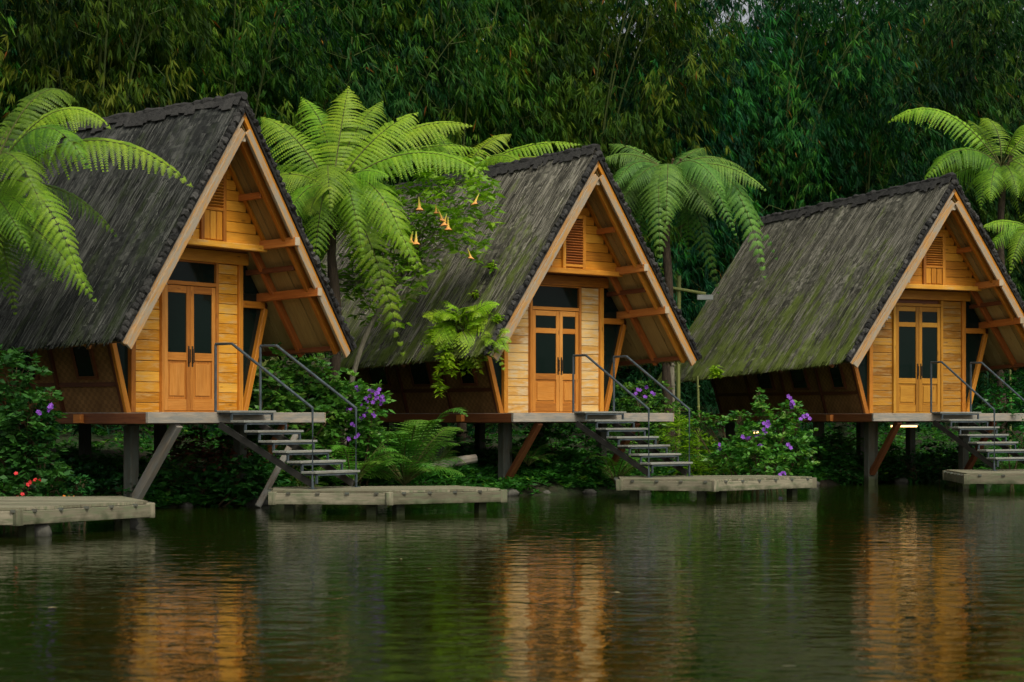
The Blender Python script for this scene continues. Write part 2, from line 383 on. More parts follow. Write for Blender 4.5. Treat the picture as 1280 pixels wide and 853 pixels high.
def make_roof(h, key, nsl, seed):
    rs = np.random.default_rng(seed)
    roof = None
    V = []; F = []; T = []; n0 = 0
    for s in (-1, 1):
        ny, nt_ = 90, 60
        ph = rs.uniform(0, 6, 6)
        for j in range(nt_+1):
            t = TLEN*j/nt_
            for i in range(ny+1):
                y = YF+(YB-YF)*i/ny
                d = .012*math.sin(y*3.1+ph[0])+.010*math.sin(t*2.6+ph[1])+.012*rs.normal()*.6+.045*(1-((t*2.2+.2*math.sin(y*2)) % 1))*.5
                lip = .05*rs.normal() if j == nt_ else 0
                V.append(sp(s, t+lip, -d, y+(.012*rs.normal() if i == 0 else 0)))
        for j in range(nt_):
            for i in range(ny):
                a = n0+j*(ny+1)+i; F.append([a, a+1, a+ny+2, a+ny+1]); T.append(.35+.1*rs.normal())
        n0 += (nt_+1)*(ny+1)
        c = [sp(s, .2, .13, YF), sp(s, .2, .13, YB), sp(s, TLEN-.03, .13, YB), sp(s, TLEN-.03, .13, YF)]
        V += c; F.append([n0, n0+1, n0+2, n0+3]); T.append(.2)
        # closing faces at verge and eave
        o = [sp(s, 0, 0, YF), sp(s, 0, 0, YB), sp(s, TLEN, 0, YB), sp(s, TLEN, 0, YF)]; V += o
        for a, b in ((0, 3), (1, 2), (2, 3)): F.append([n0+a, n0+b, n0+4+b, n0+4+a]); T.append(.2)
        n0 += 8
    # fibres lying down the slope
    for s, cnt in ((-1, nsl), (1, nsl//4)):
        t = rs.uniform(.1, TLEN, cnt); y = rs.uniform(YF, YB, cnt)
        L = rs.uniform(.25, 1.0, cnt)*rs.choice([.6, 1.1], cnt); Wd = rs.uniform(.007, .026, cnt); ang = rs.normal(0, .028, cnt)-.01
        lift = rs.uniform(.010, .032, cnt); tn = np.clip(rs.normal(.38, .2, cnt), 0, 1)+(rs.random(cnt) < .07)*.5
        for k in range(cnt):
            t1 = min(t[k]+L[k], TLEN+rs.uniform(0, .16)); dy = L[k]*math.tan(ang[k])
            V += [sp(s, t[k], -.012, y[k]-Wd[k]/2), sp(s, t[k], -.012, y[k]+Wd[k]/2), sp(s, t1, -lift[k], y[k]+dy+Wd[k]*.35), sp(s, t1, -lift[k], y[k]+dy-Wd[k]*.35)]
            F.append([n0, n0+1, n0+2, n0+3]); T.append(tn[k]); n0 += 4
        # ragged eave fringe
        for k in range(500):
            yy = rs.uniform(YF, YB); l = rs.uniform(.05, .2); tt = TLEN-.1; wd = rs.uniform(.012, .03); of = rs.uniform(-.02, .11)
            V += [sp(s, tt, of, yy-wd), sp(s, tt, of, yy+wd), sp(s, tt+l, of+rs.uniform(0, .04), yy+wd*.3+rs.normal()*.015), sp(s, tt+l, of+.02, yy-wd*.3)]
            F.append([n0, n0+1, n0+2, n0+3]); T.append(rs.uniform(.1, .6)); n0 += 4
    roof = np_mesh('roof', [tuple(v) for v in V], F, T, M[key], h)
    # ridge cap: rough roll plus lapped strips
    cap = MB()
    pts = []; rr = []
    for i in range(80):
        y = YF-.02+(YB-YF+.04)*i/79; pts.append((rs.normal()*.008, y, APEX+.015+rz_(y)+.012*math.sin(i*.9)+rs.normal()*.008)); rr.append(.062+.02*abs(math.sin(i*1.3))+rs.normal()*.006)
    cap.tube(pts, rr, 9, .35)
    for s in (-1, 1):
        y = YF
        while y < YB-.02:
            y2 = min(YB, y+rs.uniform(.05, .22)); l = rs.uniform(.12, .30)
            a, b, c, d = sp(s, .0, -.05, y), sp(s, .0, -.05, y2), sp(s, l, -.04, y2-.01), sp(s, l+rs.normal()*.02, -.035, y)
            nn = (b-a).cross(d-a).normalized()*-.018*s
            base = len(cap.v); cap.v += [a, b, c, d, a+nn, b+nn, c+nn, d+nn]; tn = rs.uniform(.2, .6)
            for f in ((0, 1, 2, 3), (4, 7, 6, 5), (3, 2, 6, 7), (0, 3, 7, 4), (1, 5, 6, 2)): cap.face([base+q for q in f], tn)
            y = y2
    cap.build('ridge_cap', M['verge'], roof, smooth=False)
    # verge rolls along the front edge
    for s in (-1, 1):
        vg = MB(); t = .12
        dsl = Vector((s*CS, 0, -SN)); nn = Vector((s*SN, 0, CS))
        while t < TLEN+.03:
            p = sp(s, t, .045+rs.normal()*.008, YF-.02)+Vector((0, rs.normal()*.015, 0)); q = rs.uniform(.85, 1.2)
            vg.blob(p, (.075*q, .075*q, .050*q), 7, 4, float(np.clip(rs.normal(.42, .25), 0, 1)), .28, (dsl, Vector((0, 1, 0)), nn)); t += rs.uniform(.095, .13)
        slope_bar(vg, s, .02, TLEN, YF-.045, YF+.06, .11, .1, t0=.05)
        vg.build('verge_roll', M['verge'], roof, smooth=False)
    return roof

def make_leaf(h, x0, x1, zt, style, dm):
    """one door leaf with panes and lower panel"""
    z0 = 1.585; y0, y1 = -.045, .0; st = .085; m = MB(); w = x1-x0
    for a, b in ((x0, x0+st), (x1-st, x1)): m.box(a, b, y0, y1, z0, zt)
    if style == 'tall': rails = [(z0, z0+.19), (2.40, 2.53), (zt-.12, zt)]; panes = [(2.53, zt-.12)]
    else:
        sm = zt-.34; rails = [(z0, z0+.16), (2.20, 2.32), (sm-.1, sm), (zt-.1, zt)]; panes = [(2.32, sm-.1), (sm, zt-.1)]
    for a, b in rails: m.box(x0+st, x1-st, y0+.003, y1-.003, a, b)
    p0, p1 = rails[0][1], rails[1][0]
    m.box(x0+st, x1-st, y0+.024, y1-.01, p0, p1, .35)
    m.box(x0+st+.05, x1-st-.05, y0+.010, y0+.023, p0+.05, p1-.05, .7)
    lf = m.build('door_leaf', dm, h, bevel=.005)
    for a, b in panes:
        MB().box(x0+st, x1-st, y0+.02, y0+.028, a, b).build('pane', M['glass'], lf)
    return lf

def make_hut(name, loc, a, P):
    h = thing(name, loc, P['label'], 'hut', 'wooden stilt huts along the pond', rz=a)
    make_roof(h, P['thatch'], P['nsl'], P['seed'])
    wd, pl = M['wood'], M[P['plank']]
    # soffits, one per slope: long boards running down the slope
    for s in (-1, 1):
        m = MB(); y = YF+.05
        while y < YB-.05:
            y2 = min(y+.42, YB-.05); slope_bar(m, s, .215, TLEN-.1, y, y2-.006, .02); y = y2
        m.build('soffit', M['soffit'], h)
        m = MB(); slope_bar(m, s, .135, TLEN-.02, YF-.015, YF+.04, .075, .35, t0=.2); m.build('verge_lath', M['gable' if s > 0 else 'barge'], h)
        m = MB(); slope_bar(m, s, .212, TLEN-.02, YF-.055, YF-.005, .135, .5); m.build('barge_board', M['barge'], h, bevel=.006)
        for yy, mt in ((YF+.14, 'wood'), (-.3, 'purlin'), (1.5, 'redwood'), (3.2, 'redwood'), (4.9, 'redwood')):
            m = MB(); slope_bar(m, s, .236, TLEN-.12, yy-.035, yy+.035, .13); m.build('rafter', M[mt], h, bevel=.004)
        for t, dp, yf, mt in ((3.53, .17, YF-.09, 'purlin'), (2.53, .17, YF-.09, 'purlin'), (1.60, .12, YF+.2, 'purlin'), (3.02, .10, YF+.2, 'redwood'), (TLEN-.22, .10, YF+.18, 'redwood')):
            yf = max(yf, YF+.01) if s < 0 else yf
            c0 = sp(s, t, .325, yf); c1 = sp(s, t, .325, 5.4)
            c1.z = c0.z+rz_(5.4)-rz_(yf)
            m = MB(); m.bar(c0, c1, .085 if dp < .15 else .12, dp*.85); pu = m.build('purlin', M[mt], h, bevel=.006)
            if dp > .15:
                e = MB(); e.prism(c0+Vector((0, -.004, 0)), (.056, 0, 0), (0, .004, 0), (0, 0, dp*.39)); e.build('end_grain', M['endgrain'], pu)
    MB().box(-.055, .055, YF+.0, 5.4, 5.90, 6.02).build('ridge_beam', M['endgrain'], h)
    # floor platform
    f = MB()
    for i in range(34):
        y = -1.0+i*.2; f.box(-2.0, 2.2, y+.003, y+.197, 1.515, 1.55)
    pf = f.build('floor', M['greywood'], h)
    MB().box(-2.06, 2.28, -1.06, -1.003, 1.385, 1.555, .7).build('fascia', M['greywood'], h, bevel=.006)
    e = MB(); e.box(2.283, 2.30, -1.06, -1.003, 1.385, 1.555); e.build('fascia_end', M['endgrain'], h)
    m = MB(); m.box(-2.055, -2.003, -1.0, 5.7, 1.375, 1.54, .5); m.build('side_beam', M['redwood'], h, bevel=.006)
    m = MB(); m.box(2.203, 2.255, -1.0, 5.7, 1.375, 1.54, .5); m.build('side_beam', M['redwood'], h, bevel=.006)
    MB().box(-2.14, -1.99, .3, .44, 1.39, 1.52, .7).build('beam_end', M['purlin'], h)
    for yy in (.02, 1.8, 3.6, 5.2):
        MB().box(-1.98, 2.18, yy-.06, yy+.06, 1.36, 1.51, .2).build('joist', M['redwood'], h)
    # stilts and braces
    L = Matrix.Rotation(a, 3, 'Z')
    def gl(x, y):
        w_ = L @ Vector((x, y, 0)); return gz(w_.x+loc[0], w_.y+loc[1])
    for x in (-1.32, 1.32):
        for y in (.0, 1.8, 3.6, 5.2):
            m = MB(); z0 = gl(x, y)-.3
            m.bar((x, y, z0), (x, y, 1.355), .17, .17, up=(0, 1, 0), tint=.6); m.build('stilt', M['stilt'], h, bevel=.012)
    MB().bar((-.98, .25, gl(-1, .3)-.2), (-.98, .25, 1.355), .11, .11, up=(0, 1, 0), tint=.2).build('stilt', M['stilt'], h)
    for x, k in ((-1.32, 'greywood' if P['n'] == 1 else 'redwood'), (1.32, 'redwood')):
        m = MB(); m.bar((x, -.08, .25 if P['n'] != 1 else .15), (x, -.98, 1.37), .15 if P['n'] == 1 and x < 0 else .10, .13, up=(1, 0, 0)); m.build('brace', M[k], h, bevel=.006)
    # front wall: corner posts, flared struts, boards
    Z1, ZH = 1.553, 4.04
    for s in (-1, 1):
        MB().box(s*1.3-.05, s*1.3+.05, -.05, .05, Z1, ZH).build('corner_post', wd, h, bevel=.006)
        a0, a1 = Vector((s*1.405, -.01, Z1-.02)), Vector((s*1.955, -.01, 3.33))
        MB().bar(a0, a1, .10, .085, up=(0, 1, 0)).build('strut', wd, h, bevel=.006)
        MB().box(*(sorted((s*1.353, s*1.93))), -.045, .045, 3.33, 3.445).build('tie_beam', wd, h, bevel=.005)
        # glazed triangle between post and strut
        g = MB(); b = len(g.v)
        for yy in (.03, .045): g.v += [Vector((s*1.35, yy, Z1)), Vector((s*1.36, yy, 4.12)), Vector((s*1.46, yy, 4.10)), Vector((s*1.99, yy, 3.42)), Vector((s*1.40, yy, Z1))]
        g.face([0, 1, 2, 3, 4], 0); g.face([9, 8, 7, 6, 5], 0)
        for q in range(5): g.face([q, (q+1) % 5, 5+(q+1) % 5, 5+q], 0)
        g.build('side_light', M['glass'], h)
    dx0, dx1, dzt = P['door']
    def planks(x0, x1, z0, z1, y=0., hh=.165, mt=pl, nm='wall_boards', shape=None):
        m = MB(); z = z0; dz = random.random()*.03
        while z < z1-.02:
            z2 = min(z+hh+random.uniform(-.006, .006), z1)
            a_, b_ = (x0, x1) if shape is None else shape(z2)
            if b_-a_ > .05: m.box(a_, b_, y+random.uniform(-.003, .003), y+.03, z+.004, z2-.004, min(1, max(0, random.gauss(.55, .28))))
            z = z2
        mm = m.build(nm, mt, h, bevel=.004)
        return mm
    planks(-1.248, dx0-.075, Z1, ZH-.003); planks(dx1+.075, 1.248, Z1, ZH-.003)
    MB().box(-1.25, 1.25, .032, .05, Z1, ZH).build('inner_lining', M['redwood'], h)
    # door frame, leaves
    fr = MB(); fr.box(dx0-.075, dx0-.012, -.06, .03, Z1, ZH-.003); fr.box(dx1+.012, dx1+.075, -.06, .03, Z1, ZH-.003); fr.box(dx0-.01, dx1+.01, -.055, .03, dzt+.01, dzt+.075)
    fr.box(dx0-.01, dx1+.01, -.06, .03, Z1, 1.58)
    fo = fr.build('door_frame', M[P['dmat']], h, bevel=.005)
    xm = P['split']
    for i, (a_, b_) in enumerate(((dx0-.005, xm-.004), (xm+.004, dx1+.005))):
        lf = make_leaf(h, a_, b_, dzt, P['style'], M[P['dmat']])
        hx = xm-.045 if i == 0 else xm+.045
        hd = MB(); hd.tube([(hx, -.045, 2.36), (hx, -.085, 2.38), (hx, -.085, 2.58), (hx, -.045, 2.60)], .011, 6); hd.box(hx-.017, hx+.017, -.051, -.0455, 2.30, 2.64)
        hd.build('handle', M['darkmetal'], lf)
    MB().box(dx0-.01, dx1+.01, .0, .012, Z1, dzt+.01).build('dark_reveal', M['redwood'], h)
    if P['transom']:
        MB().box(dx0-.01, dx1+.01, -.01, .0, dzt+.078, ZH-.03).build('transom_window', M['glass'], h)
        MB().box(dx0-.01, dx1+.01, -.04, .03, ZH-.028, ZH-.004).build('transom_head', wd, h)
    MB().box(-1.46, 1.46, -.08, .06, ZH+.002, 4.24).build('header_beam', wd, h, bevel=.008)
    # gable projecting over the door
    hw = lambda z: max(0, (6.17-z)/1.342)
    planks(0, 0, 4.34, 6.05, y=-.53, hh=.17, mt=M['gable'], nm='gable_boards', shape=lambda z: (-hw(z), hw(z)))
    MB().box(-1.3, 1.3, -.62, -.50, 4.235, 4.335, .8).build('gable_sill', M['plank1'] if P['n'] != 2 else wd, h, bevel=.008)
    MB().box(-1.25, 1.25, -.50, -.083, 4.245, 4.27).build('gable_floor', M['redwood'], h)
    for s in (-1, 1):
        m = MB(); p0 = Vector((s*1.33, -.56, 4.34)); p1 = Vector((s*.04, -.56, 6.06)); m.bar(p0, p1, .05, .075, up=(0, 1, 0)); m.build('gable_trim', M['gable'], h, bevel=.004)
    lz0, lz1, lzp = P['louvre']; lw = .23
    fr = MB(); fr.box(-lw-.075, -lw, -.585, -.535, 4.34, lz1+.07); fr.box(lw, lw+.075, -.585, -.535, 4.34, lz1+.07)
    fr.box(-lw, lw, -.58, -.535, lz1, lz1+.07); fr.box(-lw, lw, -.58, -.535, lz0-.05, lz0)
    lo = fr.build('louvre_window', wd, h, bevel=.004)
    MB().box(-lw, lw, -.538, -.532, lz0, lz1, .0).build('back_panel', M['redwood'], lo)
    sl = MB(); z = lz0+.03
    while z < lz1-.02:
        sl.prism((0, -.562, z), (lw-.002, 0, 0), (0, .020, -.014), (0, .003, .005), random.uniform(.3, .8)); z += .05
    sl.build('slats', M['purlin'] if P['n'] == 2 else wd, lo)
    if lzp < lz0-.06:
        m = MB(); 
        for k in range(3): m.box(-lw+.01+k*.153, -lw+.143+k*.153, -.565, -.536, 4.36, lz0-.055)
        m.build('lower_panel', M['gable'], lo, bevel=.006)
    # side and back walls
    for s in (-1, 1):
        m = MB(); a0, a1 = Vector((s*1.39, 0, Z1)), Vector((s*1.99, 0, 3.44)); mid = (a0+a1)/2; mid.y = 2.78; d = (a1-a0)
        nn = Vector((d.z, 0, -d.x)).normalized()
        m.prism(mid, d/2, (0, 2.72, 0), nn*.02, .5); m.build('side_wall', M['weave'], h)
        out = nn*s
        for yy in (.03, 1.35, 2.7, 4.05, 5.4):
            q0, q1 = a0.copy(), a1.copy(); q0.y = q1.y = yy
            MB().bar(q0+out*.035, q1+out*.035, .08, .05, up=(0, 1, 0), tint=.1).build('wall_post', M['redwood'], h)
        for fz in (.24,):
            q0 = a0.lerp(a1, fz)+out*.035
            MB().bar(q0+Vector((0, .08, 0)), q0+Vector((0, 5.36, 0)), .035, .07, tint=.2).build('wall_rail', M['redwood'], h)
        for y0, y1 in ((.45, .85), (1.75, 2.3), (3.05, 3.6)):
            q0 = a0.lerp(a1, .30)+out*.045; q1 = a0.lerp(a1, .58)+out*.045
            c = (q0+q1)/2; c.y = (y0+y1)/2
            wf = MB(); half = (q1-q0)/2; yv = Vector((0, (y1-y0)/2, 0)); hd_ = half.normalized()
            for sg in (-1, 1):
                wf.prism(c+yv*sg, half, (0, .025, 0), out*.022, .5)
                wf.prism(c+half*sg, hd_*.025, yv+Vector((0, .025, 0)), out*.021, .5)
            wo = wf.build('window', M['redwood'], h)
            g = MB(); g.prism(c, half-hd_*.02, yv-Vector((0, .02, 0)), out*.006); g.build('pane', M['glass'], wo)
    b = MB(); pts = [(-1.39, Z1), (1.39, Z1), (1.97, 3.4), (.05, 5.8), (-.05, 5.8), (-1.97, 3.4)]
    for yy in (5.46, 5.5): b.v += [Vector((x, yy, z-(.3 if z > 3 else 0))) for x, z in pts]
    b.face([5, 4, 3, 2, 1, 0], .5); b.face([6, 7, 8, 9, 10, 11], .5)
    b.build('back_wall', M['weave'], h)
    # little wall lamp left of the door
    lamp = MB(); lamp.box(-1.0, -.93, -.035, -.004, 3.42, 3.62); lamp.bar((-.965, -.03, 3.58), (-.965, -.16, 3.60), .025, .025)
    lo = lamp.build('wall_lamp', M['endgrain'], h)
    cn = MB(); cn.tube([(-.965, -.16, 3.72), (-.965, -.16, 3.64), (-.965, -.16, 3.60)], [.02, .07, .10], 10); cn.build('lamp_shade', M['white'], lo)
    return h

A1, A2, A3 = rad(57), rad(43), rad(29)
H1 = (-5.31, 34.0, 0); H2 = (.81, 40.5, 0); H3 = (8.86, 45.5, 0)
make_hut('stilt_hut', H1, A1, dict(n=1, label='stilt hut with near-black roof and tall single-pane doors, beside the hanging left tree fern', thatch='thatch1', nsl=9000, seed=1, plank='plank1', dmat='door1', door=(-.585, .645, 3.62), split=.03, style='tall', transom=True, louvre=(4.88, 5.38, 4.3)))
make_hut('stilt_hut', H2, A2, dict(n=2, label='middle stilt hut with pale plank wall and bright ferns growing on its roof edge', thatch='thatch2', nsl=13000, seed=2, plank='plank2', dmat='door2', door=(-.60, .64, 3.54), split=.12, style='split', transom=True, louvre=(4.42, 5.30, 4.5)))
make_hut('stilt_hut', H3, A3, dict(n=3, label='stilt hut with green mossy roof and brown plank wall, farthest along the shore', thatch='thatch3', nsl=13000, seed=3, plank='plank3', dmat='door3', door=(-.62, .62, 3.88), split=.02, style='split', transom=False, louvre=(4.75, 5.38, 4.3)))

# ------------------------------------------------------------------ stairs
DOCKZ = .37
def make_stairs(loc, a, label):
    t = thing('staircase', loc, label, 'staircase', 'open steps from the huts down to the docks', rz=a)
    uL, uR, d0, d1 = -.47, .63, 1.0, 2.98
    for u in (uL+.05, uR-.05):
        m = MB(); m.bar((u, -d0-.06, 1.36), (u, -d1+.02, DOCKZ+.06), .035, .10); m.build('stringer', M['dark_stringer'], t)
    for i in range(7):
        z = 1.585-i*.157; d = d0+.20+i*.285
        m = MB(); m.box(uL-.02, uR+.02, -d-.14, -d-.004, z-.035, z, None); m.box(uL-.02, uR+.02, -d+.004, -d+.14, z-.035, z, None)
        tr = m.build('tread', M['tread'], t, bevel=.004)
        b = MB()
        for u in (uL+.05, uR-.05):
            b.bar((u, -d-.11, z-.038), (u, -d-.11, z-.19), .032, .032, up=(0, 1, 0)); b.bar((u, -d-.126, z-.052), (u, -d+.13, z-.052), .03, .03)
        b.bar((uL+.05, -d-.11, z-.053), (uR-.05, -d-.11, z-.053), .03, .03)
        b.build('bracket', M['metal'], tr)
    for u in (uL, uR):
        m = MB(); r = .023
        m.tube([(u, -d0-.02, 1.56), (u, -d0-.02, 2.63)], r, 8); m.tube([(u, -d0-.02, 2.64), (u, -d0-.36, 2.64), (u, -d1, 1.62), (u, -d1, DOCKZ+.005)], r, 8)
        m.box(u-.05, u+.05, -d1-.05, -d1+.05, DOCKZ+.001, DOCKZ+.012)
        m.build('handrail', M['metal'], t, smooth=False)
make_stairs(H1, A1, 'grey open staircase with steel rails below the near-black roofed hut')
make_stairs(H2, A2, 'grey open staircase with steel rails below the pale plank middle hut')
make_stairs(H3, A3, 'grey open staircase partly cut off below the farthest brown hut')

# ------------------------------------------------------------------ docks
def make_dock(pts, label, splitdir=0):
    c = sum((Vector((*p, 0)) for p in pts), Vector())/len(pts)
    t = thing('dock', c, label, 'dock', 'low timber docks on the pond')
    P = [Vector((*p, 0))-c for p in pts]; n = len(P)
    # deck boards clipped to the outline, running along the front edge
    dr = (P[(splitdir+1) % n]-P[splitdir]).normalized(); pr = Vector((-dr.y, dr.x, 0))
    lo = min(p.dot(pr) for p in P); hi = max(p.dot(pr) for p in P); m = MB(); k = lo
    def span(v):
        xs = []
        for i in range(n):
            a, b = P[i], P[(i+1) % n]; va, vb = a.dot(pr), b.dot(pr)
            if (va-v)*(vb-v) < 0: q = (v-va)/(vb-va); xs.append((a+(b-a)*q).dot(dr))
        return (min(xs), max(xs)) if len(xs) > 1 else None
    while k < hi-.02:
        k2 = min(k+.14, hi); s1, s2 = span(k+.006), span(k2-.006)
        if s1 and s2:
            b = len(m.v); tn = random.random(); uo = random.random()*9
            for z in (DOCKZ-.035, DOCKZ):
                zz = z+random.uniform(-.002, .002)
                for (v, x) in ((k+.005, s1[0]), (k+.005, s1[1]), (k2-.005, s2[1]), (k2-.005, s2[0])): q = dr*x+pr*v; m.v.append(Vector((q.x, q.y, zz)))
            for f in ((3, 2, 1, 0), (4, 5, 6, 7), (0, 1, 5, 4), (1, 2, 6, 5), (2, 3, 7, 6), (3, 0, 4, 7)):
                m.face([b+i for i in f], tn, [(m.v[b+i].dot(dr)+uo, m.v[b+i].dot(pr)) for i in f])
        k = k2
    m.build('deck_boards', M['dockwood'], t)
    for i in range(n):
        a, b = P[i], P[(i+1) % n]; d = (b-a).normalized(); o = Vector((d.y, -d.x, 0))
        q = MB(); q.bar(a+o*.03+Vector((0, 0, DOCKZ-.125)), b+o*.03+Vector((0, 0, DOCKZ-.125)), .05, .17); q.build('fascia', M['dockwood'], t, bevel=.006)
        q = MB(); q.bar(a+o*.01+Vector((0, 0, DOCKZ-.22)), a+o*.01+Vector((0, 0, DOCKZ-.02)), .12, .12, up=(d.x, d.y, 0)); q.build('corner_block', M['dockwood'], t, bevel=.006)
        L = (b-a).length; kk = .25
        while kk < L:
            s_ = a+d*kk+o*.058
            MB().box(s_.x-.03, s_.x+.03, s_.y-.02, s_.y+.02, DOCKZ-.055, DOCKZ-.02).build('joist_end', M['stilt'], t); kk += .45
        for f in ((.13, .85) if i < 2 else ()):
            s_ = a.lerp(b, f)-o*.14
            q = MB(); q.bar((s_.x, s_.y, -1.0), (s_.x, s_.y, DOCKZ-.21), .14, .14, up=(d.x, d.y, 0)); q.build('pile', M['stilt'], t)
make_dock([(-3.62, 31.5), (-1.87, 31.3), (-.16, 32.4), (-.9, 33.7), (-3.8, 33.1)], 'mossy timber dock at the foot of the steps from the near-black roofed hut')
make_dock([(1.95, 37.5), (3.58, 36.9), (5.58, 38.7), (4.8, 39.7), (2.0, 39.0)], 'pale timber dock at the foot of the steps from the middle hut')
make_dock([(8.94, 40.9), (11.0, 40.6), (13.0, 42.4), (12.3, 44.4), (9.1, 43.6)], 'timber dock cut off by the edge, below the farthest hut steps')
make_dock([(-8.6, 25.6), (-6.08, 25.5), (-4.80, 27.5), (-5.5, 29.3), (-8.6, 28.9)], 'grey timber dock under the dark hanging fern with no steps on it')
# stone footings under the near left dock
for px, Y, lb in ((50, 26.0, 'rough round stone footing under the seaward end of the stepless dock'), (157, 27.9, 'rough round stone footing under the right end of the stepless dock')):
    p = at(px, 0, Y); m = MB(); m.blob((0, 0, .05), (.16, .16, .13), 12, 8, .5, .15); o = m.build('stone_footing', M['stone'], smooth=True); o.location = (p.x, p.y, .0)
    tag(o, lb, 'stone', 'stone footings')

fr_ = np.random.default_rng(4)
for px, py in ((535, 712), (227, 762), (66, 761), (1080, 690), (965, 676), (500, 700), (770, 742), (1190, 730)):
    Y = EYE*FPX/(py-HZ); m = MB(); a_ = fr_.uniform(0, 6); ln = fr_.uniform(.035, .06)
    d_ = Vector((math.cos(a_), math.sin(a_), 0)); e_ = Vector((-d_.y, d_.x, 0))
    m.v = [d_*-ln, e_*ln*.35+Vector((0, 0, .006)), d_*ln, e_*-ln*.35+Vector((0, 0, .008)), Vector((0, 0, .002))]
    for f in ((0, 4, 1), (1, 4, 2), (2, 4, 3), (3, 4, 0)): m.face(list(f), .8)
    o = m.build('floating_leaf', M['leaf_dry']); o.location = ((px-640)/FPX*Y, Y, .006); tag(o, 'tiny pale dry leaf floating on the open pond water', 'leaf', 'dry leaves floating on the pond')
# loose timber props leaning at the bank
def prop(a, b, w, lb, m='greywood'):
    q = MB(); q.bar(Vector((0, 0, 0)), b-a, w, w*.9, up=(0, 1, 0)); o = q.build('timber_prop', M[m], bevel=.01); o.location = a; tag(o, lb, 'timber prop')
prop(at(322, 634, 33.9), at(372, 540, 34.3), .10, 'thin pale slanting timber prop behind the open steps')
o = MB().tube([(0, 0, 0), (.75, .3, .16), (1.0, .4, .2)], [.1, .09, .08], 8).build('log', M['greywood']); p = at(528, 612, 39.0); o.location = (p.x, p.y, gz(p.x, p.y)+.1); tag(o, 'short grey log lying on the bank beside the green ground fern', 'log')

# lit strip lamps under and beside the far hut
for c, L, lb in ((at(1130, 533, 44.3), .55, 'warm lit strip lamp under the floor of the farthest hut'), (at(955, 541, 45.6), .45, 'warm lit strip lamp glowing low behind the purple flowered shrub')):
    t = thing('strip_lamp', c, lb, 'lamp', 'strip lamps')
    MB().box(-L/2, L/2, -.03, .03, -.018, .018).build('tube', M['lit'], t)
    MB().box(-L/2-.03, L/2+.03, -.04, .04, .02, .05).build('housing', M['white'], t)
# bamboo lamp pole between the middle and far huts
p = at(848, 0, 47.5); t = thing('bamboo_lamp_pole', (p.x, p.y, gz(p.x, p.y)), 'yellow bamboo pole with crossarm and pale lamp between middle and far huts', 'pole'); zb = gz(p.x, p.y)
MB().tube([(0, 0, 0), (0, 0, 2.2), (.02, 0, 1.5+175/2600*47.5-zb)], .045, 8).build('pole', M['pole'], t)
z = 1.5+158/2600*47.5-zb
MB().tube([(-.15, -.06, z+.03), (.62, -.06, z-.1)], .035, 8).build('crossarm', M['pole'], t)
MB().box(.42, .78, -.16, .04, z-.24, z-.13).build('lamp_box', M['white'], t)

# ------------------------------------------------------------------ ferns
def bez(a, c, b, n):
    t = np.linspace(0, 1, n)[:, None]; return (1-t)**2*a+2*t*(1-t)*c+t*t*b
def frond_into(LV, RT, C, T, arch, width, pairs=27, face=None, seed=0, droop=.4, tbase=.5, M_=16, pwk=.50):
    """a bipinnate frond from C to T"""
    C = np.array(C, float); T = np.array(T, float); L = np.linalg.norm(T-C)
    mid = C+(T-C)*.52+np.array([0, 0, 1.])*arch*L*1.55
    rr_ = np.random.default_rng(seed+4000); sidev = nrm(np.cross(T-C, np.array([0, 0, 1.]))); mid = mid+sidev*rr_.normal()*.10*L
    R = bez(C, mid, T, pairs+6); tan = nrm(np.gradient(R, axis=0))
    up = np.array([0, -.75, 1.]) if face is None else np.array(face, float)
    B = nrm(np.cross(tan, up+.001)); Nn = nrm(np.cross(B, tan)); 
    seg = np.linalg.norm(np.diff(R, axis=0), axis=1).sum()/(pairs+5)
    P_, D_, L_, W_, T_ = [], [], [], [], []
    rs = np.random.default_rng(seed); bt = tbase+rs.normal()*.08
    Vs = []; Ts = []
    tipdry = rr_.random() < .25
    for k in range(5, pairs+5):
        t = (k-5)/(pairs-1)
        lp = width*(math.sin(math.pi*min(1, (t*.80+.20)))**.8)*(1.08-.25*t)*rs.uniform(.93, 1.05)
        lp = max(lp*(1+rs.normal()*.05), .03)
        for sd in (-1, 1):
            if rr_.random() < .025: continue
            lp = lp*rr_.uniform(.88, 1.08)
            ang = .12+.50*t
            ax = B[k]*sd*math.cos(ang)+tan[k]*math.sin(ang)+.06*rs.normal(size=3)*.5
            ss = np.linspace(.0, 1, M_); 
            pts = R[k]+ax*lp*ss[:, None]-Nn[k]*(droop*lp*ss**2)[:, None]+np.array([0, 0, -1.])*(droop*.5*lp*ss**2)[:, None]
            ta = nrm(np.gradient(pts, axis=0)); q = nrm(np.cross(Nn[k], ta))
            pw = seg*pwk*(1-.75*ss**1.5); half = lp/(M_-1)*.56
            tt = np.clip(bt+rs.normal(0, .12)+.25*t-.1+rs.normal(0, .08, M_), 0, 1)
            for s2 in (-1, 1):
                o = q*s2*(pw*rs.uniform(.8, 1.15, M_))[:, None]+ta*pw[:, None]*.45-Nn[k]*pw[:, None]*.18
                v = np.stack([pts-ta*half, pts+ta*half, pts+o+ta*half*.75, pts+o-ta*half*.2], 1)
                Vs.append(v.reshape(-1, 3)); Ts.append(tt)
    V = np.concatenate(Vs); n = len(V)//4; F = np.arange(n*4).reshape(n, 4)
    LV.append((V, F, np.concatenate(Ts)))
    RT.append(R)
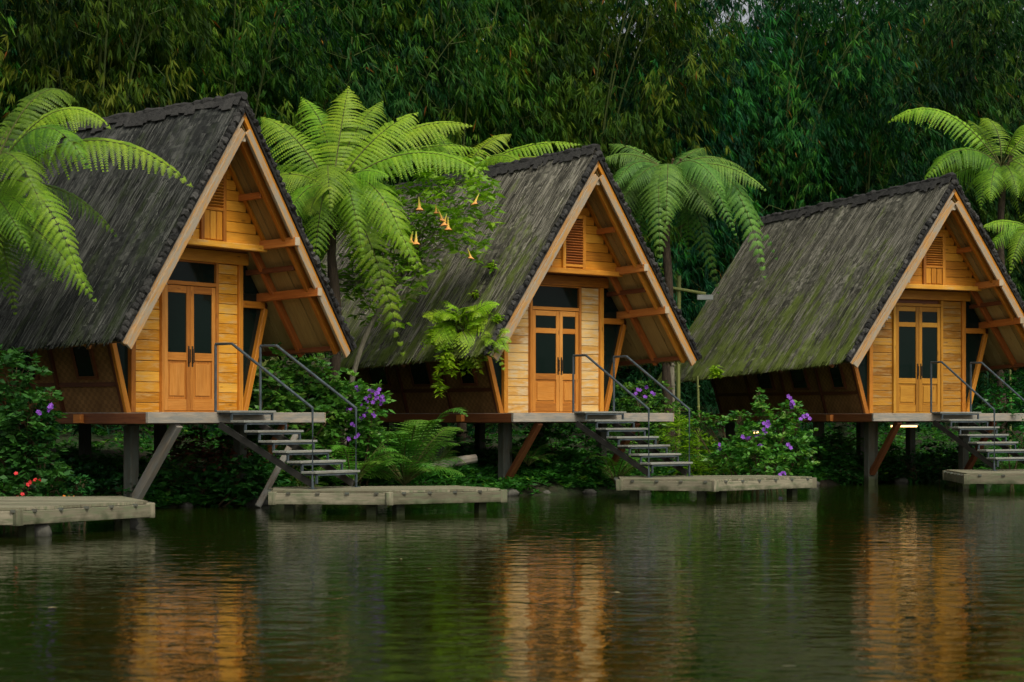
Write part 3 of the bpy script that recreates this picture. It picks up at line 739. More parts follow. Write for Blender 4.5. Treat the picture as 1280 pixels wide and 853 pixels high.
def build_frond(name, C, T, arch, width, mt, parent, org, **k):
    LV, RT = [], []; o3 = np.array(org)
    frond_into(LV, RT, np.array(C)-o3, np.array(T)-o3, arch, width, **k)
    V, F, Tt = LV[0]
    R = RT[0]; mb = MB(); n = len(R); mb.tube([tuple(p) for p in R[::3]], [max(.004, .019*(1-i*3/n)) for i in range(len(R[::3]))], 5)
    nv = len(V); V2 = np.array([tuple(p) for p in mb.v]); 
    # rachis goes into the same mesh, second material
    fo = np_mesh(name, V, F, Tt, mt, parent)
    mb.build('rachis', M['rachis'], fo, smooth=True)
    return fo
def tree_fern(px, py, Y, tips, label, mt='fern', width=.46, trunk_r=.10, trunk=True, extra=0, tb=.5, group='tree ferns rising between the huts', seed=0, lean=0):
    C = at(px, py, Y); gx = C.x+lean; g = gz(gx, C.y); org = (gx, C.y, g)
    t = thing('tree_fern', org, label, 'tree fern', group)
    if trunk:
        h_ = C.z-g; pts = [(-0*1.0+(-lean)*(i/14)**1.5+.04*math.sin(i), .04*math.cos(i*1.3), -.2+(h_+.15)*i/14) for i in range(15)]
        MB().tube(pts, [trunk_r*(1.15-.35*i/14)*(1+.1*math.sin(i*2.1)) for i in range(15)], 10).build('trunk', M['fern_trunk'], t, smooth=True)
    rs = np.random.default_rng(seed+50)
    for i, tp in enumerate(tips):
        tx, ty, dY, arch = tp[:4]; wv = tp[4] if len(tp) > 4 else width; tbb = tp[5] if len(tp) > 5 else tb
        T = at(tx, ty, Y+dY)
        build_frond('frond', C, T, arch, wv, M[mt], t, org, seed=seed*100+i, tbase=tbb)
    for i in range(extra):
        az = i*2.4+rs.uniform(0, .5); L = rs.uniform(1.1, 1.9); el = rs.uniform(-1.0, .1)
        T = C+Vector((math.cos(az)*L, math.sin(az)*L*.9+.3, L*el)); build_frond('frond', C, T, rs.uniform(.15, .35), width*.9, M[mt], t, org, seed=seed*100+60+i, tbase=tb-.15)
    for i in range(2):
        q = C+Vector((rs.normal()*.1, rs.normal()*.1, 0)); pts = [q-Vector(org)+Vector((.02*j, 0, .07*j)) for j in range(5)]
        m = MB(); m.tube(pts, [.02]*5, 6); m.blob(pts[-1], .035, 7, 5); m.build('fiddlehead', M['stem'], t)
    return t
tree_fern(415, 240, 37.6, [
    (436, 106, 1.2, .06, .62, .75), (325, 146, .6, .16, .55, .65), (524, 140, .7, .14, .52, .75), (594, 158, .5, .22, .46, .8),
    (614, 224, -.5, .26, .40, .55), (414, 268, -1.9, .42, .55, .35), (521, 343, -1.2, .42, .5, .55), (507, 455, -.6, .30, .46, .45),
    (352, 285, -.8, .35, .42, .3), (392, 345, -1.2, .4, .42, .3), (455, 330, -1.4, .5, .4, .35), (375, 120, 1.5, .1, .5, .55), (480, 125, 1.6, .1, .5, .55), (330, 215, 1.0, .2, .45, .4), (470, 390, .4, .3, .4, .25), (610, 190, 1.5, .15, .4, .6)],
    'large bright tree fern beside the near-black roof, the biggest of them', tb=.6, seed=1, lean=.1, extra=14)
tree_fern(575, 222, 47.5, [(728, 181, -.4, .13, .42, .75), (716, 203, -1.2, .12, .4, .55), (640, 168, .6, .2, .4), (520, 190, .5, .15, .4), (660, 215, -1.2, .3, .4, .45), (540, 160, 1, .1, .4, .4), (610, 260, -1, .3, .4, .3)],
    'light green tree fern just showing over the middle hut ridge', tb=.65, seed=2)
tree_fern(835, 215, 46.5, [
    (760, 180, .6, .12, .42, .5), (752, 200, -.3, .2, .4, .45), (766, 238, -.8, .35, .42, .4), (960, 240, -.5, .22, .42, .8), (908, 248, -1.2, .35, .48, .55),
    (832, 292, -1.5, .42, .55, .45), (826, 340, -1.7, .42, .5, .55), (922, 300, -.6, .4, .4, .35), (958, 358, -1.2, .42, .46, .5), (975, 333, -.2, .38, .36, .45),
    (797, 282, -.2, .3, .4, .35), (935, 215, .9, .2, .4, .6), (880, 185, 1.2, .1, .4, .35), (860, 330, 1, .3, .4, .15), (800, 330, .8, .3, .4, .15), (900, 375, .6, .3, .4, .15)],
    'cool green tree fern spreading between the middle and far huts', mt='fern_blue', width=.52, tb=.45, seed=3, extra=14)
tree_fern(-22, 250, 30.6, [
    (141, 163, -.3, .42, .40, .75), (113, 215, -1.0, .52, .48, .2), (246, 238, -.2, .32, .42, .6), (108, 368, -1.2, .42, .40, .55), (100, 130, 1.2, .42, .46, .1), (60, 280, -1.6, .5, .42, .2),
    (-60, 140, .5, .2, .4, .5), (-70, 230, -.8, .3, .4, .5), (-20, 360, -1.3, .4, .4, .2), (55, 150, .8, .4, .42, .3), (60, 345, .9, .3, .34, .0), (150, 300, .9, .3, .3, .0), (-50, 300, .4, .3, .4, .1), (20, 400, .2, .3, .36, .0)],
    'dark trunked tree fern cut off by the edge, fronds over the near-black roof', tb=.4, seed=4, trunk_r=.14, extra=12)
tree_fern(1252, 208, 53.0, [
    (1107, 155, .3, .34, .46, .75), (1225, 148, 1.0, .25, .42, .55), (1152, 232, -.8, .35, .46, .25), (1320, 150, .5, .16, .42, .6), (1290, 160, -1.2, .35, .5, .4),
    (1350, 230, 0, .3, .4, .4), (1210, 150, 1.6, .1, .4, .35), (1190, 200, 1.4, .2, .4, .2), (1300, 265, -1, .4, .4, .3), (1225, 265, -.8, .4, .4, .2)],
    'tree fern rising behind the farthest hut near its roof peak', tb=.55, seed=5, extra=10)
tree_fern(1300, 292, 50.5, [(1226, 285, -.3, .18, .36, .75), (1230, 318, -.3, .3, .36, .3), (1262, 345, -1, .4, .36, .4), (1360, 280, 0, .2, .36, .6), (1290, 260, .6, .2, .36, .4), (1330, 340, -.8, .4, .36, .4)],
    'low tree fern right of the farthest hut roof, one frond showing', tb=.55, seed=6)

def ground_fern(x, y, z, r, n, label, mt='fern_dark', up=1.0, width=.23, tb=.5, seed=0, cat='fern', group='ground ferns', name='ground_fern', down=False):
    t = thing(name, (x, y, z), label, cat, group); rs = np.random.default_rng(seed+900)
    for i in range(n):
        az = i*2.399+rs.uniform(-.3, .3); L = r*rs.uniform(.7, 1.15)
        el = rs.uniform(.15, 1.0)*up if not down else rs.uniform(-.8, .5)
        T = (x+math.cos(az)*L, y+math.sin(az)*L*.8, z+L*el)
        build_frond('frond', (x, y, z+.03), T, rs.uniform(.2, .45), width*r/.8*rs.uniform(.8, 1.1), M[mt], t, (x, y, z), seed=seed*50+i, tbase=tb+rs.normal()*.12, pairs=20, M_=6, droop=.1, pwk=.36, face=(0, -.15, 1))
    return t
def gpt(px, Y): x = (px-640)/FPX*Y; return x, Y, gz(x, Y)
for i, (px, Y, dz, r, n, lb) in enumerate([
    (505, 37.0, .62, 1.3, 32, 'big spreading green ground fern between the first dock and middle hut'),
    (440, 36.2, .3, .95, 18, 'bright ground fern right behind the foot of the first open steps'),
    (545, 39.2, 0, .6, 12, 'small dark ground fern by the grey log'),
    (380, 35.6, .1, .65, 12, 'ground fern seen through the treads of the first open steps'),
    (770, 40.6, .2, .7, 14, 'yellow green ground fern at the last post of the middle hut'),
    (660, 39.9, .2, .6, 12, 'ground fern at the foot of the square grey stilt of the middle hut'),
    (1195, 47.2, .5, .8, 12, 'dark ground fern under the farthest hut stairs'),
    (1262, 46.4, 1.3, .9, 14, 'ground fern beside the handrail of the farthest hut'),
    (215, 34.6, .0, .5, 10, 'small fern at the water under the near-black roofed hut'),
    (900, 42.6, .05, .55, 12, 'low fern at the left foot of the purple flowered shrub'),
    (600, 45.5, .4, .8, 12, 'dark fern in the shade below the middle hut floor'),
    (1050, 46.5, .2, .7, 12, 'dark fern between purple shrub and farthest hut stilt')]):
    x, y, z = gpt(px, Y); ground_fern(x, y, z+dz, r, n, lb, seed=i, tb=.7 if i in (1, 4) else .45)

# ------------------------------------------------------------------ leafy shrubs
def whorls(LV, C, n, Ll, Wl, rs, per=7, tb=.5, spread=.5, sdir=None):
    """rosettes of leaves at points C"""
    P, D, L, W, T = [], [], [], [], []
    for c in C:
        out = np.array(sdir(c)) if sdir else rs.normal(size=3); t0 = np.clip(tb+rs.normal()*.2, 0, 1); kk = per+rs.integers(-2, 3)
        a0 = rs.uniform(0, 6)
        for j in range(kk):
            th = a0+j*2*math.pi/kk; d = np.array([math.cos(th), math.sin(th), rs.uniform(-.25, .7)])+out*.5
            P.append(np.array(c)+rs.normal(size=3)*.02); D.append(d); s = rs.uniform(.7, 1.2); L.append(Ll*s); W.append(Wl*s); T.append(np.clip(t0+rs.normal()*.12, 0, 1))
    LV.leaf(np.array(P), np.array(D), np.array(L), np.array(W), np.array(T), droop=.2)
def shrub(px, Y, label, lobes, mt='shrub', nw=300, Ll=.13, Wl=.06, dz=0, flowers=None, stem_mt='stem', tb=.5, seed=0, name='shrub', cat='shrub', group=None, leafless_base=False):
    """lobes: (px,py,dY,rx,rz) ellipsoidal sprays of leaves, in photo scale"""
    x, y, z = gpt(px, Y); t = thing(name, (x, y, z+dz), label, cat, group); rs = np.random.default_rng(seed+300); o = np.array((x, y, z+dz)); LV = Leaves(); st = MB()
    tot = sum(l[3]*l[4] for l in lobes)
    for (lx, ly, dY, rx, rz2) in lobes:
        c = np.array(at(lx, ly, Y+dY))-o; n = max(6, int(nw*rx*rz2/tot)); C = []
        for _ in range(n):
            v = nrm(rs.normal(size=3))*rs.uniform(.35, 1.08)**.6*(1+.18*rs.normal()); C.append(c+v*np.array([rx, rx*.9, rz2]))
        whorls(LV, C, n, Ll, Wl, rs, tb=tb, sdir=lambda q, c=c: nrm(np.array(q)-c+1e-6))
        base = np.array([rs.normal()*.08, rs.normal()*.08, -.15])
        mid = (base+c)/2+rs.normal(size=3)*.12; pts = bez(base, mid, c, 8); st.tube([tuple(p) for p in pts], [.024*(1-.6*i/7) for i in range(8)], 6)
        for q in C[::max(1, n//9)]:
            st.tube([tuple(c-(c-base)*.25*rs.random()), tuple((c+q)/2+rs.normal(size=3)*.03), tuple(q)], [.010, .007, .004], 4)
    LV.build('foliage', M[mt], t); st.build('stem', M[stem_mt], t)
    if flowers:
        fm, fl, r = flowers
        if fm == 'purple': fl = fl+[(a+rs.uniform(-4, 4), b+rs.uniform(-5, 5), c+.05) for a, b, c in fl]
        for (fx, fy, dY) in fl:
            c = Vector(np.array(at(fx, fy, Y+dY))-o); m = MB()
            for _ in range(1):
                cc = c+Vector(rs.normal(size=3)*r*.5) if _ else c; ph = rs.uniform(0, 6); tl = Vector(nrm(np.array([rs.normal()*.5, -1, .4+rs.normal()*.4])))
                e1 = tl.cross(Vector((0, 0, 1))).normalized(); e2 = tl.cross(e1)
                for j in range(5):
                    th = ph+j*1.2566; d = e1*math.cos(th)+e2*math.sin(th); sd = tl.cross(d); b = len(m.v)
                    m.v += [cc, cc+d*r*.45+sd*r*.34+tl*r*.15, cc+d*r*.8+tl*r*.05, cc+d*r*.45-sd*r*.34+tl*r*.15]; m.face([b, b+1, b+2, b+3], rs.uniform(.3, 1))
            m.build('flower', M[fm], t)
    return t
shrub(350, 36.0, 'tall leafy green shrub behind the first open steps', [(345, 485, 0, .55, .55), (390, 470, .6, .55, .4), (330, 530, -.2, .4, .5), (400, 520, .3, .6, .45), (360, 570, 0, .5, .45), (430, 500, .5, .45, .4), (300, 560, 0, .3, .4)], nw=560, Ll=.15, Wl=.08, tb=.55, seed=1)
shrub(445, 36.6, 'purple flowered shrub between the first open steps and the big ground fern', [(440, 520, 0, .4, .35), (465, 500, 0, .28, .28), (420, 555, 0, .45, .4), (460, 545, .2, .35, .35), (435, 490, .2, .25, .2)], nw=300, tb=.7, seed=2,
      flowers=('purple', [(462, 488, -.3), (470, 493, -.3), (457, 498, -.3), (466, 503, -.3), (474, 487, -.2), (452, 507, -.3), (460, 512, -.3), (455, 520, -.4), (440, 530, -.45), (445, 547, -.5), (476, 505, -.2), (436, 549, -.5), (470, 498, -.3), (464, 495, -.35), (448, 489, -.3), (478, 496, -.3), (438, 512, -.3), (468, 520, -.3)], .055))
shrub(950, 42.4, 'purple flowered open shrub on the bank before the farthest hut', [(940, 545, -.2, .45, .35), (978, 545, 0, .45, .45), (1000, 560, 0, .4, .4), (955, 575, -.4, .6, .35), (910, 570, -.3, .4, .3), (985, 515, 0, .25, .25), (952, 520, 0, .22, .18), (925, 520, 0, .2, .14), (950, 492, .2, .15, .12), (900, 525, 0, .2, .12), (880, 522, .1, .2, .12), (955, 508, 0, .2, .1), (868, 535, .2, .15, .1), (1000, 520, .1, .12, .1)], nw=520, Ll=.13, Wl=.07, tb=.62, seed=3,
      flowers=('purple', [(990, 502, -.3), (988, 498, -.3), (1006, 521, -.3), (1001, 524, -.3), (959, 533, -.5), (955, 537, -.5), (937, 545, -.5), (899, 556, -.5), (946, 546, -.5), (985, 556, -.5), (981, 592, -.7), (975, 594, -.7), (928, 546, -.5), (1009, 519, -.3), (961, 530, -.5), (992, 505, -.3), (949, 558, -.5)], .065))
shrub(800, 45.5, 'distant flowering bush seen between the middle hut handrails', [(800, 500, 0, .6, .5), (830, 520, 0, .5, .4), (780, 530, 0, .5, .4), (820, 555, -.4, .5, .3)], nw=260, tb=.55, seed=4, flowers=('purple', [(800, 488, -.6), (806, 496, -.6), (795, 492, -.6), (815, 491, -.6), (808, 484, -.6)], .06))
shrub(20, 30.2, 'dark leafy shrub with red blooms at the back of the stepless dock', [(15, 470, 0, .45, .4), (35, 520, -.3, .4, .4), (5, 555, 0, .6, .5), (40, 570, -.2, .4, .4), (20, 610, -.3, .6, .25), (70, 600, -.2, .3, .2), (60, 500, 0, .18, .14)], mt='shrub_dark', nw=520, Ll=.13, Wl=.075, tb=.75, seed=5,
      flowers=('red', [(38, 603, -.7), (44, 600, -.7), (50, 601, -.7), (20, 592, -.7), (22, 622, -.7), (28, 618, -.7), (35, 606, -.7)], .045))
shrub(88, 30.0, 'low plant with two orange flowers at the dock edge', [(88, 612, 0, .25, .12), (100, 605, 0, .2, .12)], mt='shrub_dark', nw=60, Ll=.09, Wl=.045, seed=6, flowers=('orange', [(86, 622, -.3), (92, 622, -.3), (80, 621, -.3)], .035))
shrub(58, 29.9, 'small dark shrub with lone purple flowers over the stepless dock', [(55, 530, 0, .2, .25), (45, 550, 0, .2, .2)], mt='shrub_dark', nw=70, seed=7, flowers=('purple', [(61, 513, -.3), (50, 517, -.2), (62, 509, -.3)], .05))
shrub(265, 35.6, 'red tinged leafy bush under the near-black roofed hut', [(250, 560, 0, .55, .25), (285, 575, -.3, .45, .3), (225, 565, 0, .4, .25), (265, 600, -.4, .6, .3)], mt='red_leaf', nw=330, Ll=.11, Wl=.05, tb=.5, seed=8)
shrub(250, 34.5, 'dark green bush at the water under the near-black roofed hut', [(215, 605, 0, .4, .3), (255, 610, 0, .5, .3), (300, 600, 0, .5, .35), (330, 590, .2, .35, .35)], mt='shrub_dark', nw=360, Ll=.14, Wl=.06, tb=.65, seed=9)
shrub(700, 40.6, 'dark green bush at the water under the middle hut', [(690, 560, .5, .6, .45), (670, 590, 0, .5, .3), (710, 590, 0, .5, .35), (735, 575, 0, .3, .3), (650, 570, .5, .4, .3)], mt='shrub', nw=480, Ll=.15, Wl=.055, tb=.3, seed=10)
shrub(600, 41.2, 'shaded bush between middle hut stilt and ground fern', [(590, 585, 0, .5, .35), (610, 600, -.3, .35, .2), (565, 590, 0, .4, .3)], mt='shrub_dark', nw=260, tb=.6, seed=11)
shrub(1020, 45.8, 'dark bush between the purple shrub and the farthest hut stilt', [(1020, 575, 0, .6, .4), (1055, 590, -.2, .5, .3), (1040, 560, .3, .4, .3)], mt='shrub_dark', nw=360, tb=.7, seed=12)
shrub(1170, 46.8, 'dark bush in the shade below the farthest hut floor', [(1140, 585, 0, .5, .3), (1175, 580, .4, .6, .4), (1210, 575, 0, .4, .35)], mt='shrub_dark', nw=300, tb=.4, seed=13)
shrub(870, 43.4, 'yellow green grassy bush at the top of the middle dock', [(870, 560, 0, .35, .3), (845, 540, .3, .4, .35), (890, 585, -.3, .5, .2), (860, 590, -.5, .4, .15)], mt='lime', nw=240, Ll=.16, Wl=.025, tb=.25, seed=14)
shrub(1265, 45.0, 'green bush behind the rail of the farthest hut', [(1255, 500, 1.2, .6, .4), (1280, 540, .6, .6, .5), (1290, 480, 1.4, .6, .5)], mt='shrub', nw=300, tb=.25, seed=15)
shrub(120, 33.6, 'dark bush in the shadow below the near-black roofed hut', [(110, 600, 0, .5, .25), (150, 610, -.4, .5, .2), (80, 595, 0, .5, .3)], mt='shrub_dark', nw=260, tb=.3, seed=16)
# roof plants
def roof_plant(px, py, Y, label, lobes, mt='lime', nw=90, Ll=.13, Wl=.06, fern=0, seed=0, r=.4):
    c = at(px, py, Y); t = thing('roof_plant', c, label, 'plant', 'plants growing on the thatch'); rs = np.random.default_rng(seed+70); LV = Leaves(); o = np.array(c)
    for (lx, ly, dY, rx, rz2) in lobes:
        q = np.array(at(lx, ly, Y+dY))-o; C = [q+nrm(rs.normal(size=3))*rs.uniform(.2, 1)*np.array([rx, rx*.6, rz2]) for _ in range(max(3, int(nw*rx*rz2*12)))]
        whorls(LV, C, 0, Ll, Wl, rs, tb=.55, per=5, sdir=lambda q_: np.array([0, -.4, -.5]))
    if lobes: LV.build('foliage', M[mt], t)
    for i in range(fern):
        az = rs.uniform(2.6, 6.8); L = r*rs.uniform(.6, 1.2); T = (c.x+math.cos(az)*L*1.0, c.y-.12+math.sin(az)*L*.5, c.z+L*rs.uniform(-1.0, .75))
        build_frond('frond', tuple(c), T, rs.uniform(.2, .5), .13*r/.4, M[mt], t, tuple(c), seed=seed*31+i, tbase=.6, pairs=15, M_=4, droop=.15)
    st = MB(); st.blob((0, .03, 0), (.09, .05, .07), 8, 5, .3, .3); st.build('root_ball', M['fern_trunk'], t)
roof_plant(575, 412, 38.3, 'bright lime fern clump hanging from the middle hut roof edge', [(558, 450, -.15, .20, .35), (590, 455, -.1, .24, .2), (548, 478, -.1, .09, .26), (600, 440, -.1, .2, .14), (562, 400, -.1, .28, .22), (545, 420, -.1, .16, .2)], nw=52, fern=34, r=.72, seed=1, Wl=.06, Ll=.15)
roof_plant(618, 428, 37.75, 'lime fern tuft at the front corner of the middle hut roof', [(610, 440, 0, .2, .10)], nw=70, fern=9, r=.36, seed=2, Ll=.1, Wl=.045)
roof_plant(622, 398, 37.95, 'round fine lime tuft on the verge above the corner fern tuft', [(622, 398, -.05, .10, .10)], nw=300, seed=3, Ll=.07, Wl=.02)
roof_plant(594, 368, 38.9, 'tiny lime sprig in the middle of the middle hut thatch', [(594, 368, -.05, .07, .07)], nw=260, seed=4, Ll=.07, Wl=.03)
roof_plant(614, 332, 39.1, 'tiny sprig highest on the middle hut thatch', [(614, 332, -.05, .06, .07)], nw=260, seed=5, Ll=.07, Wl=.03)
roof_plant(125, 412, 31.55, 'bright leafy sprig on the near-black hut roof corner', [(118, 412, 0, .14, .08), (140, 408, 0, .1, .06)], nw=180, seed=6, Ll=.10, Wl=.04)
roof_plant(72, 425, 32.3, 'small leafy sprig hanging under the near-black hut eave', [(72, 427, 0, .07, .06)], nw=300, seed=7, Ll=.10, Wl=.04)
roof_plant(895, 465, 46.6, 'pale broad leaf sprig at the far hut eave', [(895, 465, -.2, .06, .13)], nw=200, seed=8, Ll=.16, Wl=.07)
# angel's trumpet
def trumpet_shrub():
    x, y, z = gpt(428, 38.4); t = thing('trumpet_flower_shrub', (x, y, z), 'twiggy shrub with hanging orange trumpet flowers in front of the middle roof', 'shrub'); o = np.array((x, y, z)); rs = np.random.default_rng(77)
    st = MB(); LV = Leaves(); trunk = bez(np.array([0, 0, -.2]), np.array([.0, 0, 2.2]), np.array(at(492, 360, 38.5))-o, 12); st.tube([tuple(p) for p in trunk], [.06-.002*i for i in range(12)], 8)
    hub = trunk[-1]; ends = [(524, 240), (551, 252), (560, 262), (595, 228), (587, 300), (478, 246), (520, 285), (540, 225), (480, 280), (500, 225), (575, 215), (600, 245), (565, 290), (530, 330), (455, 300), (490, 350), (540, 270), (610, 275), (440, 330), (470, 320), (432, 365), (405, 350), (462, 385), (380, 330), (450, 355), (480, 300)]
    fl = [(524, 256), (551, 270), (560, 281), (595, 250), (587, 318), (478, 258), (520, 299), (412, 308), (556, 276), (514, 298), (482, 270), (545, 262)]
    tipc = []
    for i, (ex, ey) in enumerate(ends):
        e = np.array(at(ex, ey, 38.4+rs.uniform(-.3, .4)))-o; m1 = hub*.5+e*.5+rs.normal(size=3)*.22; p = bez(hub, m1, e, 9)+np.concatenate([np.zeros((1, 3)), rs.normal(size=(7, 3))*.035, np.zeros((1, 3))]); st.tube([tuple(q) for q in p], [.022-.0019*j for j in range(9)], 5)
        for _ in range(3):
            k = rs.integers(3, 8); e2 = p[k]+rs.normal(size=3)*np.array([.3, .15, .25]); st.tube([tuple(p[k]), tuple((p[k]+e2)/2+rs.normal(size=3)*.05), tuple(e2)], [.009, .007, .004], 4); tipc.append(e2)
        for _ in range(11 if ey < 300 else 6): tipc.append(e+rs.normal(size=3)*.17)
    C = [c for c in tipc for _ in range(2)]
    whorls(LV, [np.array(c)+rs.normal(size=3)*.1 for c in C], 0, .20, .075, rs, tb=.7, per=5, sdir=lambda q: np.array([0, -.2, -.4]))
    st.build('branches', M['twig'], t); LV.build('foliage', M['trumpet_leaf'], t)
    for i, (fx, fy) in enumerate(fl):
        c = Vector(np.array(at(fx, fy, 37.7))-o); m = MB(); n = 10; rr = [.012, .018, .024, .038, .080, .092]; zz = [.16, .10, .02, -.06, -.12, -.11]; base = 0
        tx, ty = rs.normal()*.16, rs.normal()*.16; fs = rs.uniform(.6, .95)
        for j, (r_, z_) in enumerate(zip(rr, zz)):
            for k in range(n):
                q = r_*(1+.22*math.cos(k*math.pi)*(j > 3)); m.v.append(c+Vector((q*math.cos(k*2*math.pi/n)+tx*z_*2, q*math.sin(k*2*math.pi/n)+ty*z_*2, z_+tx*q*math.cos(k*2*math.pi/n)))*fs)
        for j in range(5):
            for k in range(n): m.face([j*n+k, j*n+(k+1) % n, (j+1)*n+(k+1) % n, (j+1)*n+k], j/4)
        m.build('flower', M['trumpet_y'] if i in (5, 7, 10) else M['trumpet'], t, smooth=True)
trumpet_shrub()

# ------------------------------------------------------------------ undergrowth on the bank
def line_pt(t, s): return 1+.737*t-.676*s, 40+.676*t+.737*s
def undergrowth():
    rs = np.random.default_rng(5); LV = Leaves(); n = 14000
    t = rs.uniform(-14, 24, n); s = rs.uniform(-.1, 1, n)**1.7*10; s[:7500] = rs.uniform(-.15, 1.1, 7500)
    C = []; 
    for a, b in zip(t, s):
        x, y = line_pt(a, b); hgt = .12+.30*max(0, math.sin(a*1.7+b)*math.sin(a*.6+b*1.3))
        C.append((x, y, max(.04, gz(x, y))+rs.uniform(0, 1)*hgt))
    whorls(LV, C, 0, .15, .05, rs, tb=.45, per=7, sdir=lambda q: np.array([0, -.3, .5]))
    o = LV.build('undergrowth', M['under']); tag(o, 'low dark leafy ground cover on the bank', None, None, 'stuff')
undergrowth()
def stones():
    rs = np.random.default_rng(9); 
    for i in range(26):
        t = -13+i*1.15+rs.normal()*.3; x, y = line_pt(t, -.12+rs.normal()*.12); m = MB(); r = rs.uniform(.07, .2)
        m.blob((0, 0, r*.2), (r*1.4, r, r*.65), 10, 7, .5, .14); o = m.build('shore_stone', M['stone'], smooth=True); o.location = (x, y, 0.0); o.rotation_euler = (0, 0, rs.uniform(0, 3))
        tag(o, 'small wet grey stone at the foot of the bank', 'stone', 'wet stones along the water edge')
stones()

# ------------------------------------------------------------------ bamboo wall
def bamboo_proto(seed, H=14.0, nb=260, mt='bamboo'):
    rs = np.random.default_rng(seed); canes = []; 
    ctr = []
    for i in range(13):
        az = rs.uniform(0, 6.283); b = np.array([math.cos(az), math.sin(az), 0])*rs.uniform(.1, .7); ln = rs.uniform(1.0, 3.4); h = H*rs.uniform(.72, 1.08)
        tt = np.linspace(0, 1, 14); p = b+np.stack([math.cos(az)*ln*tt**2.2, math.sin(az)*ln*tt**2.2, h*(tt-.14*tt**4)], 1)
        canes.append((p, .05*rs.uniform(.7, 1.1)))
    LV = Leaves(); tw = MB(); P, D, L, W, T = [], [], [], [], []
    for k in range(nb):
        p, r = canes[rs.integers(len(canes))]; q = rs.uniform(.12, 1)**.85; i = min(12, int(q*13)); f = q*13-i; a = p[i]*(1-f)+p[i+1]*f
        az = rs.uniform(0, 6.283); rr = rs.uniform(.3, 1.7); c = a+np.array([math.cos(az)*rr, math.sin(az)*rr, rs.uniform(-.3, .5)])
        tw.tube([tuple(a), tuple((a+c)/2+np.array([0, 0, .25])), tuple(c-np.array([0, 0, .35]))], [.012, .009, .004], 3, cap=False)
        base_t = np.clip(rs.normal(.46, .30), 0, .95)
        m_ = rs.integers(16, 28)
        for _ in range(m_):
            u = rs.uniform(-1, 1.0); bp = c+np.array([math.cos(az), math.sin(az), 0])*u*.55+rs.normal(size=3)*np.array([.2, .2, .34])-np.array([0, 0, .15*u*u])
            a0 = rs.uniform(0, 6.283); od = np.array([math.cos(az)*.5+math.cos(a0)*.35, math.sin(az)*.5+math.sin(a0)*.35, -1.0]); bt = np.clip(base_t+rs.normal()*.12, 0, .92)
            nl = rs.integers(5, 9)
            for j in range(nl):
                P.append(bp+rs.normal(size=3)*.025); D.append(od+rs.normal(size=3)*.36); s = rs.uniform(.7, 1.25); L.append(.27*s); W.append(.042*s)
                T.append(1.0 if rs.random() < .006 else np.clip(bt+rs.normal()*.07, 0, .95))
    LV.leaf(np.array(P), np.array(D), np.array(L), np.array(W), np.array(T), droop=.12)
    V, F, Tn = LV.V[0], LV.F[0], LV.T[0]
    cm = MB()
    for p, r in canes: cm.tube([tuple(x) for x in p], [r*(1-.75*i/13) for i in range(14)], 6)
    crown = np_mesh('crown', V, F, Tn, M[mt]); 
    c1 = cm.build('canes', M['cane'], smooth=True); c2 = tw.build('twigs', M['cane'], crown)
    return crown.data, c1.data, c2.data, (crown, c1, c2)
protos = [bamboo_proto(11), bamboo_proto(12, mt='bamboo_y'), bamboo_proto(13, H=15)]
for p in protos:
    for o in p[3]: bpy.data.objects.remove(o)
def bamboo(i, tpos, s, pi, sc, rot, label):
    x, y = line_pt(tpos, s); t = thing('bamboo_clump', (x, y, gz(x, y)-.1), label, 'bamboo', 'bamboo clumps forming the forest wall', rz=rot); t.scale = (sc, sc, sc)
    me = protos[pi]; cr = bpy.data.objects.new('crown', me[0]); ca = bpy.data.objects.new('canes', me[1]); tw = bpy.data.objects.new('twigs', me[2])
    for o, p in ((cr, t), (ca, t), (tw, cr)): COL.objects.link(o); o.parent = p
rs = np.random.default_rng(21); k = 0
front = ['dark bamboo clump in the top corner above the cut-off tree fern', 'bamboo clump behind the long ridge of the near-black roof', 'olive bamboo clump rising over the peak of the near-black roof', 'bamboo clump directly behind the biggest bright tree fern',
         'yellowing bamboo clump in the gap between the two nearer hut peaks', 'bamboo clump rising straight behind the middle hut peak', 'bamboo clump behind the cool green tree fern', 'dark bamboo clump above the gap between middle and far huts',
         'deep green bamboo clump behind the farthest roof ridge', 'bamboo clump rising over the farthest hut peak', 'bamboo clump in the far corner above the tree fern behind the last hut', 'bamboo clump at the far end of the forest wall beyond the last hut']
ts = np.linspace(-8.5, 33, len(front))
for i, tt in enumerate(ts):
    bamboo(i, tt, 10.2+rs.uniform(-.8, .8), [1, 1, 1, 0, 1, 1, 0, 2, 0, 2, 0, 0][i], rs.uniform(.92, 1.05)*(1+.007*max(0, tt))*(.93 if 15 < tt < 30 else 1), rs.uniform(0, 6), front[i])
for row, s in enumerate((13.4, 17.0)):
    for i in range(14):
        tt = -10+i*3.5+row*1.7
        bamboo(0, tt, s+rs.uniform(-.8, .8), int(rs.integers(0, 3)), rs.uniform(.9, 1.08)*(.84 if 15 < tt < 36 else 1.0)*(1.0 if row == 0 else .95)*(1+.005*max(0, tt)), rs.uniform(0, 6), 'tall dark bamboo clump standing deep in the forest behind the nearer clumps')
